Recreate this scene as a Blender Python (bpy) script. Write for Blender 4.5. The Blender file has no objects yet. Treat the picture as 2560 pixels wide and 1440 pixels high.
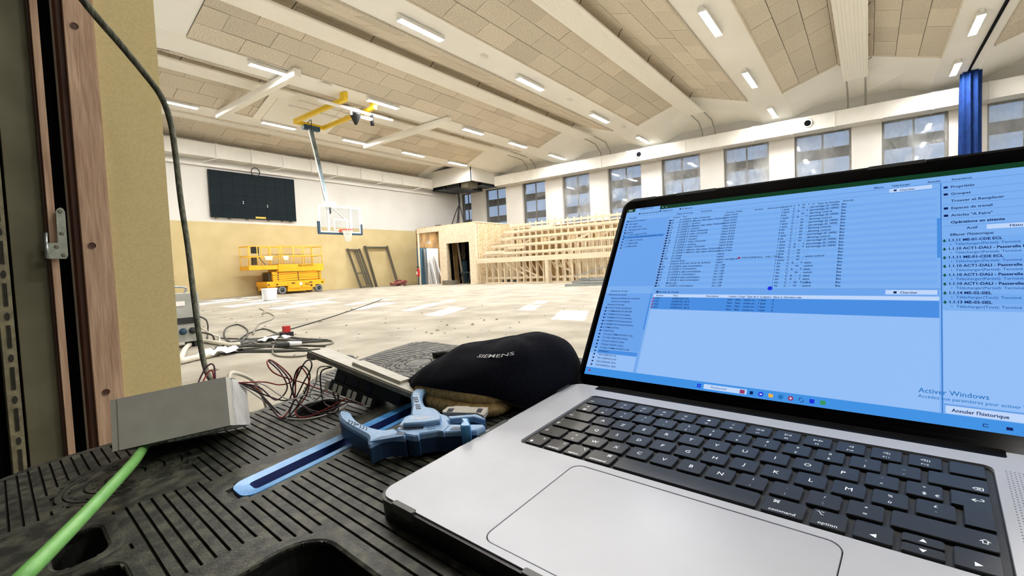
import bpy, bmesh, math, random
from mathutils import Vector, Matrix, noise
from math import sin, cos, pi, radians

# ------------------------------------------------------------------ scene, camera, light
scene = bpy.context.scene
EXPO = 0.64
COL = scene.collection
HC = 0.90                                    # camera height above the hall floor
F_PX = 1172.0
CAM_R = ((0.6043395073, -0.7956479627, -0.0414497206),      # right
         (-0.0619730806, 0.0049227331, -0.9980656812),      # down
         (0.7943129718, 0.6057392889, -0.0463337532))       # forward
cam_d = bpy.data.cameras.new('camera'); cam = bpy.data.objects.new('camera', cam_d); COL.objects.link(cam)
cam_d.sensor_width = 36.0; cam_d.lens = F_PX / 2560 * 36; cam_d.clip_start = 0.01; cam_d.clip_end = 200
r_, d_, f_ = CAM_R
cam.matrix_world = Matrix(((r_[0], -d_[0], -f_[0], 0), (r_[1], -d_[1], -f_[1], 0), (r_[2], -d_[2], -f_[2], HC), (0, 0, 0, 1)))
scene.camera = cam

world = bpy.data.worlds.new('sky'); scene.world = world; world.use_nodes = True
bg = world.node_tree.nodes['Background']; bg.inputs[0].default_value = (0.42, 0.52, 0.70, 1); bg.inputs[1].default_value = 0.62

sun_d = bpy.data.lights.new('sun', 'SUN'); sun = bpy.data.objects.new('sun', sun_d); COL.objects.link(sun)
sun_d.energy = 24.0; sun_d.angle = radians(0.4); sun_d.color = (0.86, 0.93, 1.0)
sun.rotation_euler = Vector((1, 0.47, -0.64)).to_track_quat('-Z', 'Y').to_euler()
sun.location = (-5, -3, 9)

LAMP = 190.0                                  # radiance of the tube lights
def hall_lamp(x, y):                          # tube lights of the strips that lie outside the picture
    d = bpy.data.lights.new('tube_lamp', 'AREA'); d.shape = 'RECTANGLE'; d.size = 1.5; d.size_y = 0.13
    d.energy = LAMP * pi * 1.5 * 0.13; d.color = (1.0, 0.99, 0.97)
    o = bpy.data.objects.new('tube_lamp', d); COL.objects.link(o); o.location = (x, y, 7.13)
for lx in (3.4, 8.6, 13.6, 18.8, 23.5):
    hall_lamp(lx, -8.2)
for lx, ly in ((3.4, -2.6), (8.6, -2.6), (13.6, -2.6), (3.4, 3.3), (8.6, 3.3), (3.4, 9.2)):
    hall_lamp(lx, ly)

# added fill light in the side room, unseen behind the camera
d = bpy.data.lights.new('side_room_fill', 'AREA'); d.size = 0.5; d.energy = 2.8; d.color = (1.0, 0.97, 0.92)
o = bpy.data.objects.new('side_room_fill', d); COL.objects.link(o); o.location = (-1.6, -0.4, 2.55)

vs = scene.view_settings
vs.view_transform = 'Standard'; vs.look = 'None'; vs.gamma = 1.0; vs.use_curve_mapping = False; vs.exposure = EXPO
scene.cycles.use_denoising = True
scene.cycles.max_bounces = 10; scene.cycles.diffuse_bounces = 6; scene.cycles.transparent_max_bounces = 12
scene.cycles.sample_clamp_indirect = 8.0

# ------------------------------------------------------------------ helpers
RND = random.Random(7)
# pixel -> point, for reading positions off the photograph
def ray(px, py):
    u, v = (px - 1280) / F_PX, (py - 720) / F_PX
    return Vector([r_[i] * u + d_[i] * v + f_[i] for i in range(3)])
def at_z(px, py, z): d = ray(px, py); return d * ((z - HC) / d.z) + Vector((0, 0, HC))
def at_y(px, py, y): d = ray(px, py); return d * (y / d.y) + Vector((0, 0, HC))
def at_x(px, py, x): d = ray(px, py); return d * (x / d.x) + Vector((0, 0, HC))
# table frame: millimetres, origin at the left end of the laptop's home row, x to the laptop's right, y to its back
YAW, TILT = -1.6511, 0.1030
MT = (Matrix.Translation((0.349204, 0.223782, HC - 0.139285)) @ Matrix.Rotation(YAW, 4, 'Z') @ Matrix.Rotation(TILT, 4, 'X')
      @ Matrix.Diagonal((0.001, 0.001, 0.001, 1)))
MTI = MT.inverted()
def at_t(px, py, z):
    o = MTI @ Vector((0, 0, HC)); q = MTI @ (ray(px, py) + Vector((0, 0, HC))); d = q - o
    return o + d * ((z - o.z) / d.z)

def mat(name, c, rough=0.6, metal=0.0, c2=None, scale=6.0, detail=4.0, bump=0.0, bscale=40.0, spec=0.5, stretch=(1, 1, 1),
        emit=None, estr=1.0, rand=0.0, lo=0.35, hi=0.65, alpha=1.0, coat=0.0):
    m = bpy.data.materials.new(name); m.use_nodes = True
    n = m.node_tree.nodes; l = m.node_tree.links; b = n['Principled BSDF']
    b.inputs['Roughness'].default_value = rough; b.inputs['Metallic'].default_value = metal
    b.inputs['Specular IOR Level'].default_value = spec; b.inputs['Coat Weight'].default_value = coat
    b.inputs['Base Color'].default_value = (*c, 1)
    tc = n.new('ShaderNodeTexCoord'); mp = n.new('ShaderNodeMapping'); mp.inputs['Scale'].default_value = stretch
    l.new(tc.outputs['Object'], mp.inputs['Vector'])
    out = None
    if c2 is not None:
        nz = n.new('ShaderNodeTexNoise'); nz.inputs['Scale'].default_value = scale; nz.inputs['Detail'].default_value = detail
        l.new(mp.outputs[0], nz.inputs['Vector'])
        cr = n.new('ShaderNodeValToRGB'); cr.color_ramp.elements[0].position = lo; cr.color_ramp.elements[1].position = hi
        cr.color_ramp.elements[0].color = (*c, 1); cr.color_ramp.elements[1].color = (*c2, 1)
        l.new(nz.outputs['Fac'], cr.inputs['Fac']); out = cr.outputs['Color']
        l.new(out, b.inputs['Base Color'])
    if rand:
        oi = n.new('ShaderNodeObjectInfo'); hs = n.new('ShaderNodeHueSaturation')
        mr = n.new('ShaderNodeMapRange'); mr.inputs['To Min'].default_value = 1 - rand; mr.inputs['To Max'].default_value = 1 + rand
        l.new(oi.outputs['Random'], mr.inputs['Value']); l.new(mr.outputs[0], hs.inputs['Value'])
        if out is not None: l.new(out, hs.inputs['Color'])
        else: hs.inputs['Color'].default_value = (*c, 1)
        l.new(hs.outputs[0], b.inputs['Base Color'])
    if bump:
        nb = n.new('ShaderNodeTexNoise'); nb.inputs['Scale'].default_value = bscale; nb.inputs['Detail'].default_value = 5
        l.new(mp.outputs[0], nb.inputs['Vector'])
        bp = n.new('ShaderNodeBump'); bp.inputs['Strength'].default_value = bump; bp.inputs['Distance'].default_value = 0.02
        l.new(nb.outputs['Fac'], bp.inputs['Height']); l.new(bp.outputs[0], b.inputs['Normal'])
    if emit is not None:
        b.inputs['Emission Color'].default_value = (*emit, 1); b.inputs['Emission Strength'].default_value = estr
    b.inputs['Alpha'].default_value = alpha
    return m

def srgb(r, g, b):
    f = lambda v: (v / 255 / 12.92) if v <= 10 else ((v / 255 + 0.055) / 1.055) ** 2.4
    return (f(r), f(g), f(b))

MTL = {}
def A(k, *a, **kw): MTL[k] = mat(k, *a, **kw)
A('floor', srgb(146, 139, 126), 0.9, c2=srgb(178, 172, 159), scale=1.6, detail=12, bump=0.3, bscale=22, spec=0.15, lo=0.3, hi=0.7)
A('white_wall', srgb(206, 204, 199), 0.75, c2=srgb(214, 212, 207), scale=0.6, spec=0.2)
A('yellow_wall', srgb(190, 173, 128), 0.7, c2=srgb(199, 182, 139), scale=1.2, spec=0.2, bump=0.05, bscale=150)
A('yellow_jamb', srgb(208, 190, 138), 0.65, c2=srgb(216, 199, 148), scale=260, spec=0.25, bump=0.12, bscale=900)
A('ceiling_white', srgb(240, 239, 233), 0.8, c2=srgb(246, 245, 240), scale=0.4, spec=0.15)
A('tile', srgb(192, 182, 164), 0.95, c2=srgb(224, 215, 199), scale=26, detail=8, bump=0.5, bscale=60, spec=0.1, rand=0.10)
A('tile_gap_shade', srgb(80, 62, 42), 0.95)  # dark brown stands in for the shade in the tile joints
A('lamp_body', srgb(225, 224, 218), 0.4)
A('lamp_glow', (1, 1, 1), 0.5, emit=(1.0, 0.99, 0.97), estr=LAMP)
A('radiant', srgb(244, 242, 234), 0.45, spec=0.3)
A('duct_white', srgb(224, 222, 215), 0.5, c2=srgb(216, 214, 206), scale=1.5, spec=0.3)
A('pipe_grey', srgb(170, 168, 158), 0.4, metal=0.4)
A('wire_dark', srgb(60, 48, 38), 0.6)
A('black', srgb(14, 15, 20), 0.5)
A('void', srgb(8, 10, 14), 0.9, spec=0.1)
A('dark_metal', srgb(52, 60, 64), 0.4, metal=0.7, c2=srgb(30, 36, 40), scale=3)
A('galv', srgb(150, 156, 158), 0.35, metal=0.8, c2=srgb(175, 180, 182), scale=20)
A('galv_dim', srgb(128, 124, 112), 0.55, metal=0.4, c2=srgb(108, 104, 92), scale=5)
A('frame_metal', srgb(84, 80, 68), 0.5, metal=0.2, c2=srgb(98, 93, 80), scale=6)
A('lift_yellow', srgb(236, 168, 22), 0.42, c2=srgb(242, 180, 40), scale=3, spec=0.4)
A('lift_rail', srgb(240, 192, 70), 0.42, spec=0.4)
A('lift_dark', srgb(60, 46, 24), 0.6)
A('tyre', srgb(120, 122, 124), 0.7)
A('hub', srgb(66, 72, 76), 0.5, metal=0.3)
A('paper', srgb(240, 236, 200), 0.8)
A('label_white', srgb(245, 242, 240), 0.7)
A('white_plastic', srgb(232, 234, 238), 0.45)
A('screen_panel', srgb(14, 28, 34), 0.55, c2=srgb(10, 20, 26), scale=2, spec=0.12)
A('orange_print', srgb(250, 200, 90), 0.6)
A('pad_blue', srgb(40, 72, 92), 0.6)
A('rim_red', srgb(226, 80, 56), 0.45)
A('net', srgb(238, 236, 230), 0.8)
A('hoop_yellow', srgb(226, 190, 30), 0.45)
A('hoop_pole', srgb(86, 100, 108), 0.35, metal=0.6, c2=srgb(130, 146, 152), scale=3)
A('hoop_glass', (0.9, 0.93, 0.95), 0.05, alpha=0.10)
A('timber', srgb(202, 186, 158), 0.75, c2=srgb(222, 209, 184), scale=3, stretch=(3, 3, 3), rand=0.08, spec=0.2)
A('osb', srgb(184, 160, 122), 0.8, c2=srgb(218, 199, 166), scale=9, detail=7, stretch=(1, 1, 2.2), bump=0.2, bscale=30, spec=0.2, lo=0.4, hi=0.6)
A('osb_pale', srgb(210, 194, 166), 0.8, c2=srgb(226, 212, 188), scale=8, detail=7, bump=0.1, bscale=30, spec=0.2)
A('plank_dark', srgb(112, 86, 52), 0.8, c2=srgb(150, 118, 70), scale=5, stretch=(1, 1, .3))
A('teal_board', srgb(60, 92, 108), 0.6)
A('curtain', srgb(12, 38, 88), 0.9, c2=srgb(18, 50, 108), scale=5, spec=0.2)
A('red', srgb(180, 30, 28), 0.45)
A('dull_red', srgb(128, 44, 40), 0.6, c2=srgb(150, 96, 88), scale=9)
A('rubber', srgb(38, 40, 40), 0.6)
A('cable_dark', srgb(52, 52, 46), 0.55)
A('cable_grey', srgb(120, 116, 102), 0.6)
A('cable_pale', srgb(222, 216, 200), 0.6)
A('cabinet_grey', srgb(176, 178, 172), 0.5, c2=srgb(160, 162, 156), scale=6)
A('stone_chip', srgb(124, 114, 94), 0.9)
A('wood_jamb', srgb(168, 136, 112), 0.7, c2=srgb(204, 174, 148), scale=22, detail=6, stretch=(3, 3, .35), bump=0.15, bscale=60, spec=0.2)
A('wood_dark', srgb(70, 42, 30), 0.6, c2=srgb(90, 56, 40), scale=20, stretch=(3, 3, .3))
A('jamb_grey', srgb(110, 106, 84), 0.8, c2=srgb(92, 88, 68), scale=9)
A('seal_strip', srgb(142, 136, 108), 0.7, c2=srgb(112, 106, 82), scale=80)
A('print_dark', srgb(44, 42, 34), 0.8)
A('zinc', srgb(170, 176, 164), 0.4, metal=0.55, c2=srgb(150, 156, 144), scale=120)
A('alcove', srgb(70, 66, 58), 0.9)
# glass and dusty plastic film of the windows
def film_mat(name, haze, seed):
    m = bpy.data.materials.new(name); m.use_nodes = True; n = m.node_tree.nodes; l = m.node_tree.links; n.clear()
    o = n.new('ShaderNodeOutputMaterial'); tr = n.new('ShaderNodeBsdfTransparent'); tr.inputs[0].default_value = (0.93, 0.95, 0.97, 1)
    df = n.new('ShaderNodeBsdfDiffuse'); df.inputs[0].default_value = (*srgb(214, 214, 208), 1)
    tl = n.new('ShaderNodeBsdfTranslucent'); tl.inputs[0].default_value = (*srgb(200, 205, 214), 1)
    gl = n.new('ShaderNodeBsdfGlossy'); gl.inputs['Roughness'].default_value = 0.34; gl.inputs[0].default_value = (0.9, 0.9, 0.9, 1)
    tc = n.new('ShaderNodeTexCoord'); nz = n.new('ShaderNodeTexNoise'); nz.inputs['Scale'].default_value = 0.9; nz.inputs['Detail'].default_value = 3
    mp = n.new('ShaderNodeMapping'); mp.inputs['Location'].default_value = (seed, seed * 3, 0); mp.inputs['Scale'].default_value = (1, 1.4, 0.7)
    l.new(tc.outputs['Object'], mp.inputs[0]); l.new(mp.outputs[0], nz.inputs['Vector'])
    mr = n.new('ShaderNodeMapRange'); mr.inputs[1].default_value = 0.35; mr.inputs[2].default_value = 0.7
    mr.inputs[3].default_value = haze * 0.35; mr.inputs[4].default_value = min(1, haze * 1.5)
    l.new(nz.outputs['Fac'], mr.inputs[0])
    m1 = n.new('ShaderNodeMixShader'); m1.inputs[0].default_value = 0.4; l.new(df.outputs[0], m1.inputs[1]); l.new(tl.outputs[0], m1.inputs[2])
    m2 = n.new('ShaderNodeMixShader'); l.new(mr.outputs[0], m2.inputs[0]); l.new(tr.outputs[0], m2.inputs[1]); l.new(m1.outputs[0], m2.inputs[2])
    m3 = n.new('ShaderNodeMixShader'); m3.inputs[0].default_value = 0.05; l.new(m2.outputs[0], m3.inputs[1]); l.new(gl.outputs[0], m3.inputs[2])
    l.new(m3.outputs[0], o.inputs[0]); MTL[name] = m
for k in range(4): film_mat('film_%d' % k, (0.14, 0.40, 0.52, 0.36)[k], 3.1 * k)
def glass_mat(name, tint, gloss):
    m = bpy.data.materials.new(name); m.use_nodes = True; n = m.node_tree.nodes; l = m.node_tree.links; n.clear()
    o = n.new('ShaderNodeOutputMaterial'); tr = n.new('ShaderNodeBsdfTransparent'); tr.inputs[0].default_value = (*tint, 1)
    gl = n.new('ShaderNodeBsdfGlossy'); gl.inputs['Roughness'].default_value = 0.03
    mx = n.new('ShaderNodeMixShader'); mx.inputs[0].default_value = gloss
    l.new(tr.outputs[0], mx.inputs[1]); l.new(gl.outputs[0], mx.inputs[2]); l.new(mx.outputs[0], o.inputs[0]); MTL[name] = m
glass_mat('pane', (0.9, 0.94, 0.97), 0.05)
glass_mat('board_glass', (0.95, 0.97, 0.98), 0.04)

def rrect(x0, x1, y0, y1, r, n=5):
    P = []
    for cx, cy, a in ((x1 - r, y1 - r, 0), (x0 + r, y1 - r, 90), (x0 + r, y0 + r, 180), (x1 - r, y0 + r, 270)):
        for i in range(n + 1):
            t = radians(a + 90 * i / n); P.append((cx + r * cos(t), cy + r * sin(t)))
    return P
def circ(cx, cy, rx, ry=None, n=24):
    ry = rx if ry is None else ry
    return [(cx + rx * cos(2 * pi * i / n), cy + ry * sin(2 * pi * i / n)) for i in range(n)]
def spline(P, n=6, closed=False):
    P = [Vector(p) for p in P]; out = []; m = len(P)
    rng = range(m if closed else m - 1)
    for i in rng:
        if closed: a, b, c, d = P[i - 1], P[i], P[(i + 1) % m], P[(i + 2) % m]
        else: a, b, c, d = P[max(i - 1, 0)], P[i], P[i + 1], P[min(i + 2, m - 1)]
        for k in range(n):
            t = k / n
            out.append(0.5 * ((2 * b) + (c - a) * t + (2 * a - 5 * b + 4 * c - d) * t * t + (3 * b - a - 3 * c + d) * t ** 3))
    if not closed: out.append(P[-1])
    return out

class MB:
    def __init__(s): s.v = []; s.f = []; s.m = []
    def add(s, V, Fs, mi=0):
        o = len(s.v); s.v += [Vector(p) for p in V]
        for f in Fs: s.f.append(tuple(i + o for i in f)); s.m.append(mi)
        return s
    def box(s, x0, x1, y0, y1, z0, z1, mi=0):
        return s.add([(x0, y0, z0), (x1, y0, z0), (x1, y1, z0), (x0, y1, z0), (x0, y0, z1), (x1, y0, z1), (x1, y1, z1), (x0, y1, z1)],
                     [(0, 3, 2, 1), (4, 5, 6, 7), (0, 1, 5, 4), (1, 2, 6, 5), (2, 3, 7, 6), (3, 0, 4, 7)], mi)
    def bar(s, a, b, w, h, mi=0, up=(0, 0, 1)):
        a, b = Vector(a), Vector(b); d = (b - a).normalized(); u = Vector(up)
        if abs(d.dot(u)) > 0.97: u = Vector((1, 0, 0))
        x = d.cross(u).normalized() * (w / 2); y = x.normalized().cross(d) * (h / 2)
        V = [a - x - y, a + x - y, a + x + y, a - x + y, b - x - y, b + x - y, b + x + y, b - x + y]
        return s.add(V, [(0, 1, 2, 3), (7, 6, 5, 4), (4, 5, 1, 0), (5, 6, 2, 1), (6, 7, 3, 2), (7, 4, 0, 3)], mi)
    def tube(s, P, r, n=8, closed=False, caps=True, mi=0, rs=None):
        P = [Vector(p) for p in P]; m = len(P); V = []; prev = None
        for i, p in enumerate(P):
            t = (P[(i + 1) % m] - P[i - 1]) if closed else (P[min(i + 1, m - 1)] - P[max(i - 1, 0)])
            t.normalize()
            if prev is None:
                u = t.orthogonal().normalized()
            else:
                u = (prev - t * prev.dot(t))
                u = u.normalized() if u.length > 1e-6 else t.orthogonal().normalized()
            prev = u; w = t.cross(u); rr = rs[i] if rs else r
            V += [p + (u * cos(2 * pi * k / n) + w * sin(2 * pi * k / n)) * rr for k in range(n)]
        Fs = []
        for i in range(m if closed else m - 1):
            j = (i + 1) % m
            for k in range(n): Fs.append((i * n + k, i * n + (k + 1) % n, j * n + (k + 1) % n, j * n + k))
        if caps and not closed: Fs += [tuple(range(n - 1, -1, -1)), tuple((m - 1) * n + k for k in range(n))]
        return s.add(V, Fs, mi)
    def cyl(s, a, b, r, n=16, mi=0): return s.tube([a, b], r, n, mi=mi)
    def prism(s, P, z0, z1, bev=0.0, mi=0):
        n = len(P); rings = [(P, z0)]
        if bev:
            c = [sum(p[0] for p in P) / n, sum(p[1] for p in P) / n]
            Q = []
            for i in range(n):
                a, b, d = Vector(P[i - 1]), Vector(P[i]), Vector(P[(i + 1) % n])
                e1 = (b - a); e2 = (d - b)
                nn = Vector((-(e1.y + e2.y), e1.x + e2.x)); nn = nn.normalized() if nn.length > 1e-9 else nn
                Q.append((b.x + nn.x * bev, b.y + nn.y * bev))
            rings += [(P, z1 - bev), (Q, z1)]
        else: rings += [(P, z1)]
        V = [(p[0], p[1], z) for ring, z in rings for p in ring]; Fs = [tuple(range(n - 1, -1, -1))]
        for k in range(len(rings) - 1):
            for i in range(n): Fs.append((k * n + i, k * n + (i + 1) % n, (k + 1) * n + (i + 1) % n, (k + 1) * n + i))
        Fs.append(tuple((len(rings) - 1) * n + i for i in range(n)))
        return s.add(V, Fs, mi)
    def ring(s, P, Q, z0, z1, mi=0):          # flat frame between two outlines of equal length
        n = len(P); V = [(p[0], p[1], z) for ring, z in ((P, z0), (P, z1), (Q, z1), (Q, z0)) for p in ring]; Fs = []
        for k in range(4):
            for i in range(n): Fs.append((k * n + i, k * n + (i + 1) % n, ((k + 1) % 4) * n + (i + 1) % n, ((k + 1) % 4) * n + i))
        return s.add(V, Fs, mi)
    def lathe(s, prof, c=(0, 0, 0), n=20, mi=0):
        V = []; Fs = []; m = len(prof)
        for i in range(n):
            a = 2 * pi * i / n
            V += [(c[0] + r * cos(a), c[1] + r * sin(a), c[2] + z) for r, z in prof]
        for i in range(n):
            j = (i + 1) % n
            for k in range(m - 1): Fs.append((i * m + k, j * m + k, j * m + k + 1, i * m + k + 1))
        return s.add(V, Fs, mi)
    def grid(s, fn, nu, nv, mi=0, closed_u=False):
        V = [fn(i / (nu if closed_u else nu - 1), j / (nv - 1)) for i in range(nu) for j in range(nv)]; Fs = []
        for i in range(nu if closed_u else nu - 1):
            i2 = (i + 1) % nu
            for j in range(nv - 1): Fs.append((i * nv + j, i2 * nv + j, i2 * nv + j + 1, i * nv + j + 1))
        return s.add(V, Fs, mi)
    def xf(s, M): s.v = [M @ p for p in s.v]; return s
    def build(s, name, mats, parent=None, smooth=False, label=None, cat=None, group=None, kind=None):
        if isinstance(mats, str): mats = [mats]
        lo = Vector((min(p.x for p in s.v), min(p.y for p in s.v), min(p.z for p in s.v)))
        hi = Vector((max(p.x for p in s.v), max(p.y for p in s.v), max(p.z for p in s.v)))
        base = Vector(((lo.x + hi.x) / 2, (lo.y + hi.y) / 2, lo.z))
        me = bpy.data.meshes.new(name); me.from_pydata([p - base for p in s.v], [], s.f)
        for k in mats: me.materials.append(MTL[k])
        if len(mats) > 1: me.polygons.foreach_set('material_index', s.m)
        if smooth: me.polygons.foreach_set('use_smooth', [True] * len(me.polygons))
        me.update()
        return link(name, me, base, parent, label, cat, group, kind)

def link(name, me, loc, parent=None, label=None, cat=None, group=None, kind=None):
    o = bpy.data.objects.new(name, me); COL.objects.link(o); o.location = loc
    if parent is not None: child(o, parent)
    return tag(o, label, cat, group, kind)
def child(o, parent):
    o.parent = parent
    M = parent.matrix_basis.copy()
    if parent.parent is not None: M = parent.parent.matrix_basis @ parent.matrix_parent_inverse @ M
    o.matrix_parent_inverse = M.inverted()
def tag(o, label=None, cat=None, group=None, kind=None):
    if label: o['label'] = label
    if cat: o['category'] = cat
    if group: o['group'] = group
    if kind: o['kind'] = kind
    return o
def thing(name, label, cat, loc=(0, 0, 0), group=None):
    o = bpy.data.objects.new(name, None); COL.objects.link(o); o.location = loc; o.empty_display_size = 0.1
    return tag(o, label, cat, group)
_cube = {}
def piece(name, m, parent, c, dims, rot=None):              # a box that shares one unit mesh per material
    if m not in _cube:
        b = MB().box(-.5, .5, -.5, .5, -.5, .5); me = bpy.data.meshes.new('unit_' + m); me.from_pydata(b.v, [], b.f); me.materials.append(MTL[m]); _cube[m] = me
    o = bpy.data.objects.new(name, _cube[m]); COL.objects.link(o); o.location = c; o.scale = dims
    if rot: o.rotation_euler = rot
    child(o, parent); return o
def beam_piece(name, m, parent, a, b, w, h):
    a, b = Vector(a), Vector(b); d = b - a
    o = piece(name, m, parent, (a + b) / 2, (w, h, d.length)); o.rotation_mode = 'QUATERNION'; o.rotation_quaternion = d.to_track_quat('Z', 'Y'); return o
def curve_prism(outlines, z0, z1):                          # outline with holes -> MB
    cu = bpy.data.curves.new('tmp', 'CURVE'); cu.dimensions = '2D'; cu.fill_mode = 'BOTH'; cu.extrude = (z1 - z0) / 2
    for P in outlines:
        sp = cu.splines.new('POLY'); sp.points.add(len(P) - 1); sp.use_cyclic_u = True
        for i, p in enumerate(P): sp.points[i].co = (p[0], p[1], 0, 1)
    ob = bpy.data.objects.new('tmp', cu); COL.objects.link(ob); bpy.context.view_layer.update()
    me = bpy.data.meshes.new_from_object(ob.evaluated_get(bpy.context.evaluated_depsgraph_get()))
    b = MB(); b.add([(v.co.x, v.co.y, v.co.z + (z0 + z1) / 2) for v in me.vertices], [tuple(p.vertices) for p in me.polygons])
    bpy.data.objects.remove(ob); bpy.data.curves.remove(cu); bpy.data.meshes.remove(me)
    return b
# lettering: collected first, turned into flat meshes in one go at the end
TEXTS = []
def letters(name, items, M, m, parent, bold=0.0, warp=None):
    """items: (string, x, y, size, align) in the plane of M; one mesh part"""
    TEXTS.append((name, items, M, m, parent, bold, warp))
def flush_letters():
    uniq = {}
    for _, items, _, _, _, bold, _ in TEXTS:
        for it in items: uniq[(it[0], bold)] = None
    obs = {}
    for (st, bold) in uniq:
        cu = bpy.data.curves.new('t', 'FONT'); cu.body = st; cu.size = 1.0; cu.resolution_u = 2; cu.offset = bold
        ob = bpy.data.objects.new('t', cu); COL.objects.link(ob); obs[(st, bold)] = ob
    bpy.context.view_layer.update(); dg = bpy.context.evaluated_depsgraph_get()
    for k, ob in obs.items():
        me = bpy.data.meshes.new_from_object(ob.evaluated_get(dg))
        uniq[k] = ([v.co.copy() for v in me.vertices], [tuple(p.vertices) for p in me.polygons])
        bpy.data.meshes.remove(me)
    for ob in obs.values():
        cu = ob.data; bpy.data.objects.remove(ob); bpy.data.curves.remove(cu)
    for name, items, M, m, parent, bold, warp in TEXTS:
        b = MB()
        for it in items:
            st, x, y, size = it[:4]; al = it[4] if len(it) > 4 else 'l'; sx = it[5] if len(it) > 5 else 1.0
            V, Fs = uniq[(st, bold)]
            if not V: continue
            w = max(v.x for v in V) * size * sx; ox = x - (w / 2 if al == 'c' else w if al == 'r' else 0)
            P = [Vector((ox + v.x * size * sx, y + v.y * size, 0)) for v in V]
            b.add([warp(p) for p in P] if warp else P, Fs)
        if b.v: b.xf(M).build(name, m, parent)
# ------------------------------------------------------------------ the hall
WX, BY = 25.33, 24.0                          # window wall, scoreboard wall
NX = 0.305                                    # hall face of the wall with the doorway
MB().box(-3.2, 26.5, -14.2, 24.4, -0.2, 0.0).build('floor', 'floor', kind='structure')
b = MB(); b.box(-0.2, WX + .4, BY, BY + .3, 0, 3.5, 0); b.box(-0.2, WX + .4, BY, BY + .3, 3.5, 8.4, 1)
b.build('wall_back', ['yellow_wall', 'white_wall'], kind='structure')
MB().box(-0.2, WX + .4, -14.3, -14.0, 0, 8.4).build('wall_side', 'white_wall', kind='structure')

def wall_with_openings(x0, x1, y0, y1, z0, z1, ops):
    ys = sorted({y0, y1} | {v for o in ops for v in o[:2]}); b = MB()
    for a, c in zip(ys, ys[1:]):
        zz = z0
        for o in sorted([o for o in ops if o[0] <= a + 1e-6 and o[1] >= c - 1e-6], key=lambda o: o[2]):
            if o[2] > zz: b.box(x0, x1, a, c, zz, o[2])
            zz = o[3]
        if zz < z1: b.box(x0, x1, a, c, zz, z1)
    return b
WIN = [(-3.59 - 2.05 - 3.13 * 2, -3.59 - 3.13 * 2), (-3.59 - 2.05 - 3.13, -3.59 - 3.13), (-3.59 - 2.05, -3.59), (-2.52, -0.46), (0.57, 2.69), (3.73, 5.74), (6.87, 8.86), (10.01, 12.0), (13.2, 15.07), (16.34, 18.14), (19.51, 21.39), (22.68, 23.69)]
WZ0, WZ1 = 3.45, 6.32
wall_with_openings(WX, WX + 0.4, -14.0, BY, 0, 8.4, [(a, c, WZ0, WZ1) for a, c in WIN]).build('wall_right', 'white_wall', kind='structure')
slits = []
for k in range(0, 6):
    a, c = 0.80 + 3.1 * k, 2.01 + 3.1 * k
    if k == 0: slits += [(a - .28, a + .45, 3.98, 5.0), (a - .28, a + .1, 3.66, 3.82)]
    elif k >= 3: slits += [(a - .45, a + .45, 3.8, 5.5), (a - .45, a + .1, 3.5, 3.7)]
    else: slits += [(a - .3, a + .33, 3.87, 4.98) if k == 1 else (a - .3, a + .3, 4.2, 5.5), (a - .3, a + .05, 3.6, 3.76)]
    slits += [(c - .24 - .12 * (k >= 3), c + .24 + .12 * (k >= 3), 4.75 if k != 1 else 4.22, 5.56), (c - .24, c + .2, 5.64, 6.28)]
wall_with_openings(0.0, NX, -14.0, BY, 0, 8.4, slits + [(-1.8, 1.065, 0, 2.45)]).build('wall_front', 'white_wall', kind='structure')
# the dark side room the picture is taken from
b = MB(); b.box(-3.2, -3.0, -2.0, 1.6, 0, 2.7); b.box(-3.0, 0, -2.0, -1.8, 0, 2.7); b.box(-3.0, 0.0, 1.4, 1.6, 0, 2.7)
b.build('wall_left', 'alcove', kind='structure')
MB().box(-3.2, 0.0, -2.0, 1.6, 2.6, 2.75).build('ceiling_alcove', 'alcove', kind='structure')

# folded ceiling: flat white valley strips, ridges in between
VAL = [(-8.8, -7.6), (-3.19, -1.97), (2.68, 3.9), (8.6, 9.82), (14.2, 15.4), (19.4, 20.6)]
RID = [-5.4, 0.36, 6.25, 12.0, 17.4, 22.2]
ZV, ZR = 7.27, 8.03
prof = []                                      # (y, z in the middle, z at the end walls)
prof += [(-14.0, 7.6, 7.5), (-11.5, 8.0, 7.5)]
for i, (v0, v1) in enumerate(VAL):
    ry = RID[i]; v2 = VAL[i + 1][0] if i + 1 < len(VAL) else BY
    zr = ZR if i < 5 else 7.82
    q0, q1 = v1 + (ry - v1) * .38, v2 + (ry - v2) * .38
    ze = 7.5 if i < 5 else 7.45
    prof += [(v0, ZV, 7.16), (v1, ZV, 7.16), (q0, ZV + (zr - ZV) * .38, ze - .03), (ry, zr, ze), (q1, ZV + (zr - ZV) * .38, ze - .03)]
prof += [(BY, 7.2, 7.16)]
XS = [(0.0, 1), (NX, 1), (2.6, .35), (5.0, 0), (21.5, 0), (23.4, .35), (WX, 1), (WX + .4, 1)]
b = MB(); n = len(prof); V = []
for x, t in XS: V += [(x, y, za * (1 - t) + zb * t) for y, za, zb in prof]
Fs = []
tile_spans = []
for k in range(len(XS) - 1):
    for i in range(n - 1): Fs.append((k * n + i, k * n + i + 1, (k + 1) * n + i + 1, (k + 1) * n + i))
b.add(V, Fs)
for idx in range(len(b.f)):
    k, i = divmod(idx, n - 1)
    ya, yb = prof[i][0], prof[i + 1][0]
    flat = any(abs(ya - v0) < 1e-6 and abs(yb - v1) < 1e-6 for v0, v1 in VAL)
    if XS[k][0] == 5.0 and not flat and yb > -8: b.m[idx] = 1
m = len(b.v); b.add([(x, y, 8.5) for x in (0, WX + .4) for y in (-14.0, BY)], [(0, 1, 3, 2)])
ceiling = b.build('ceiling', ['ceiling_white', 'tile_gap_shade'], kind='structure')

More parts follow.
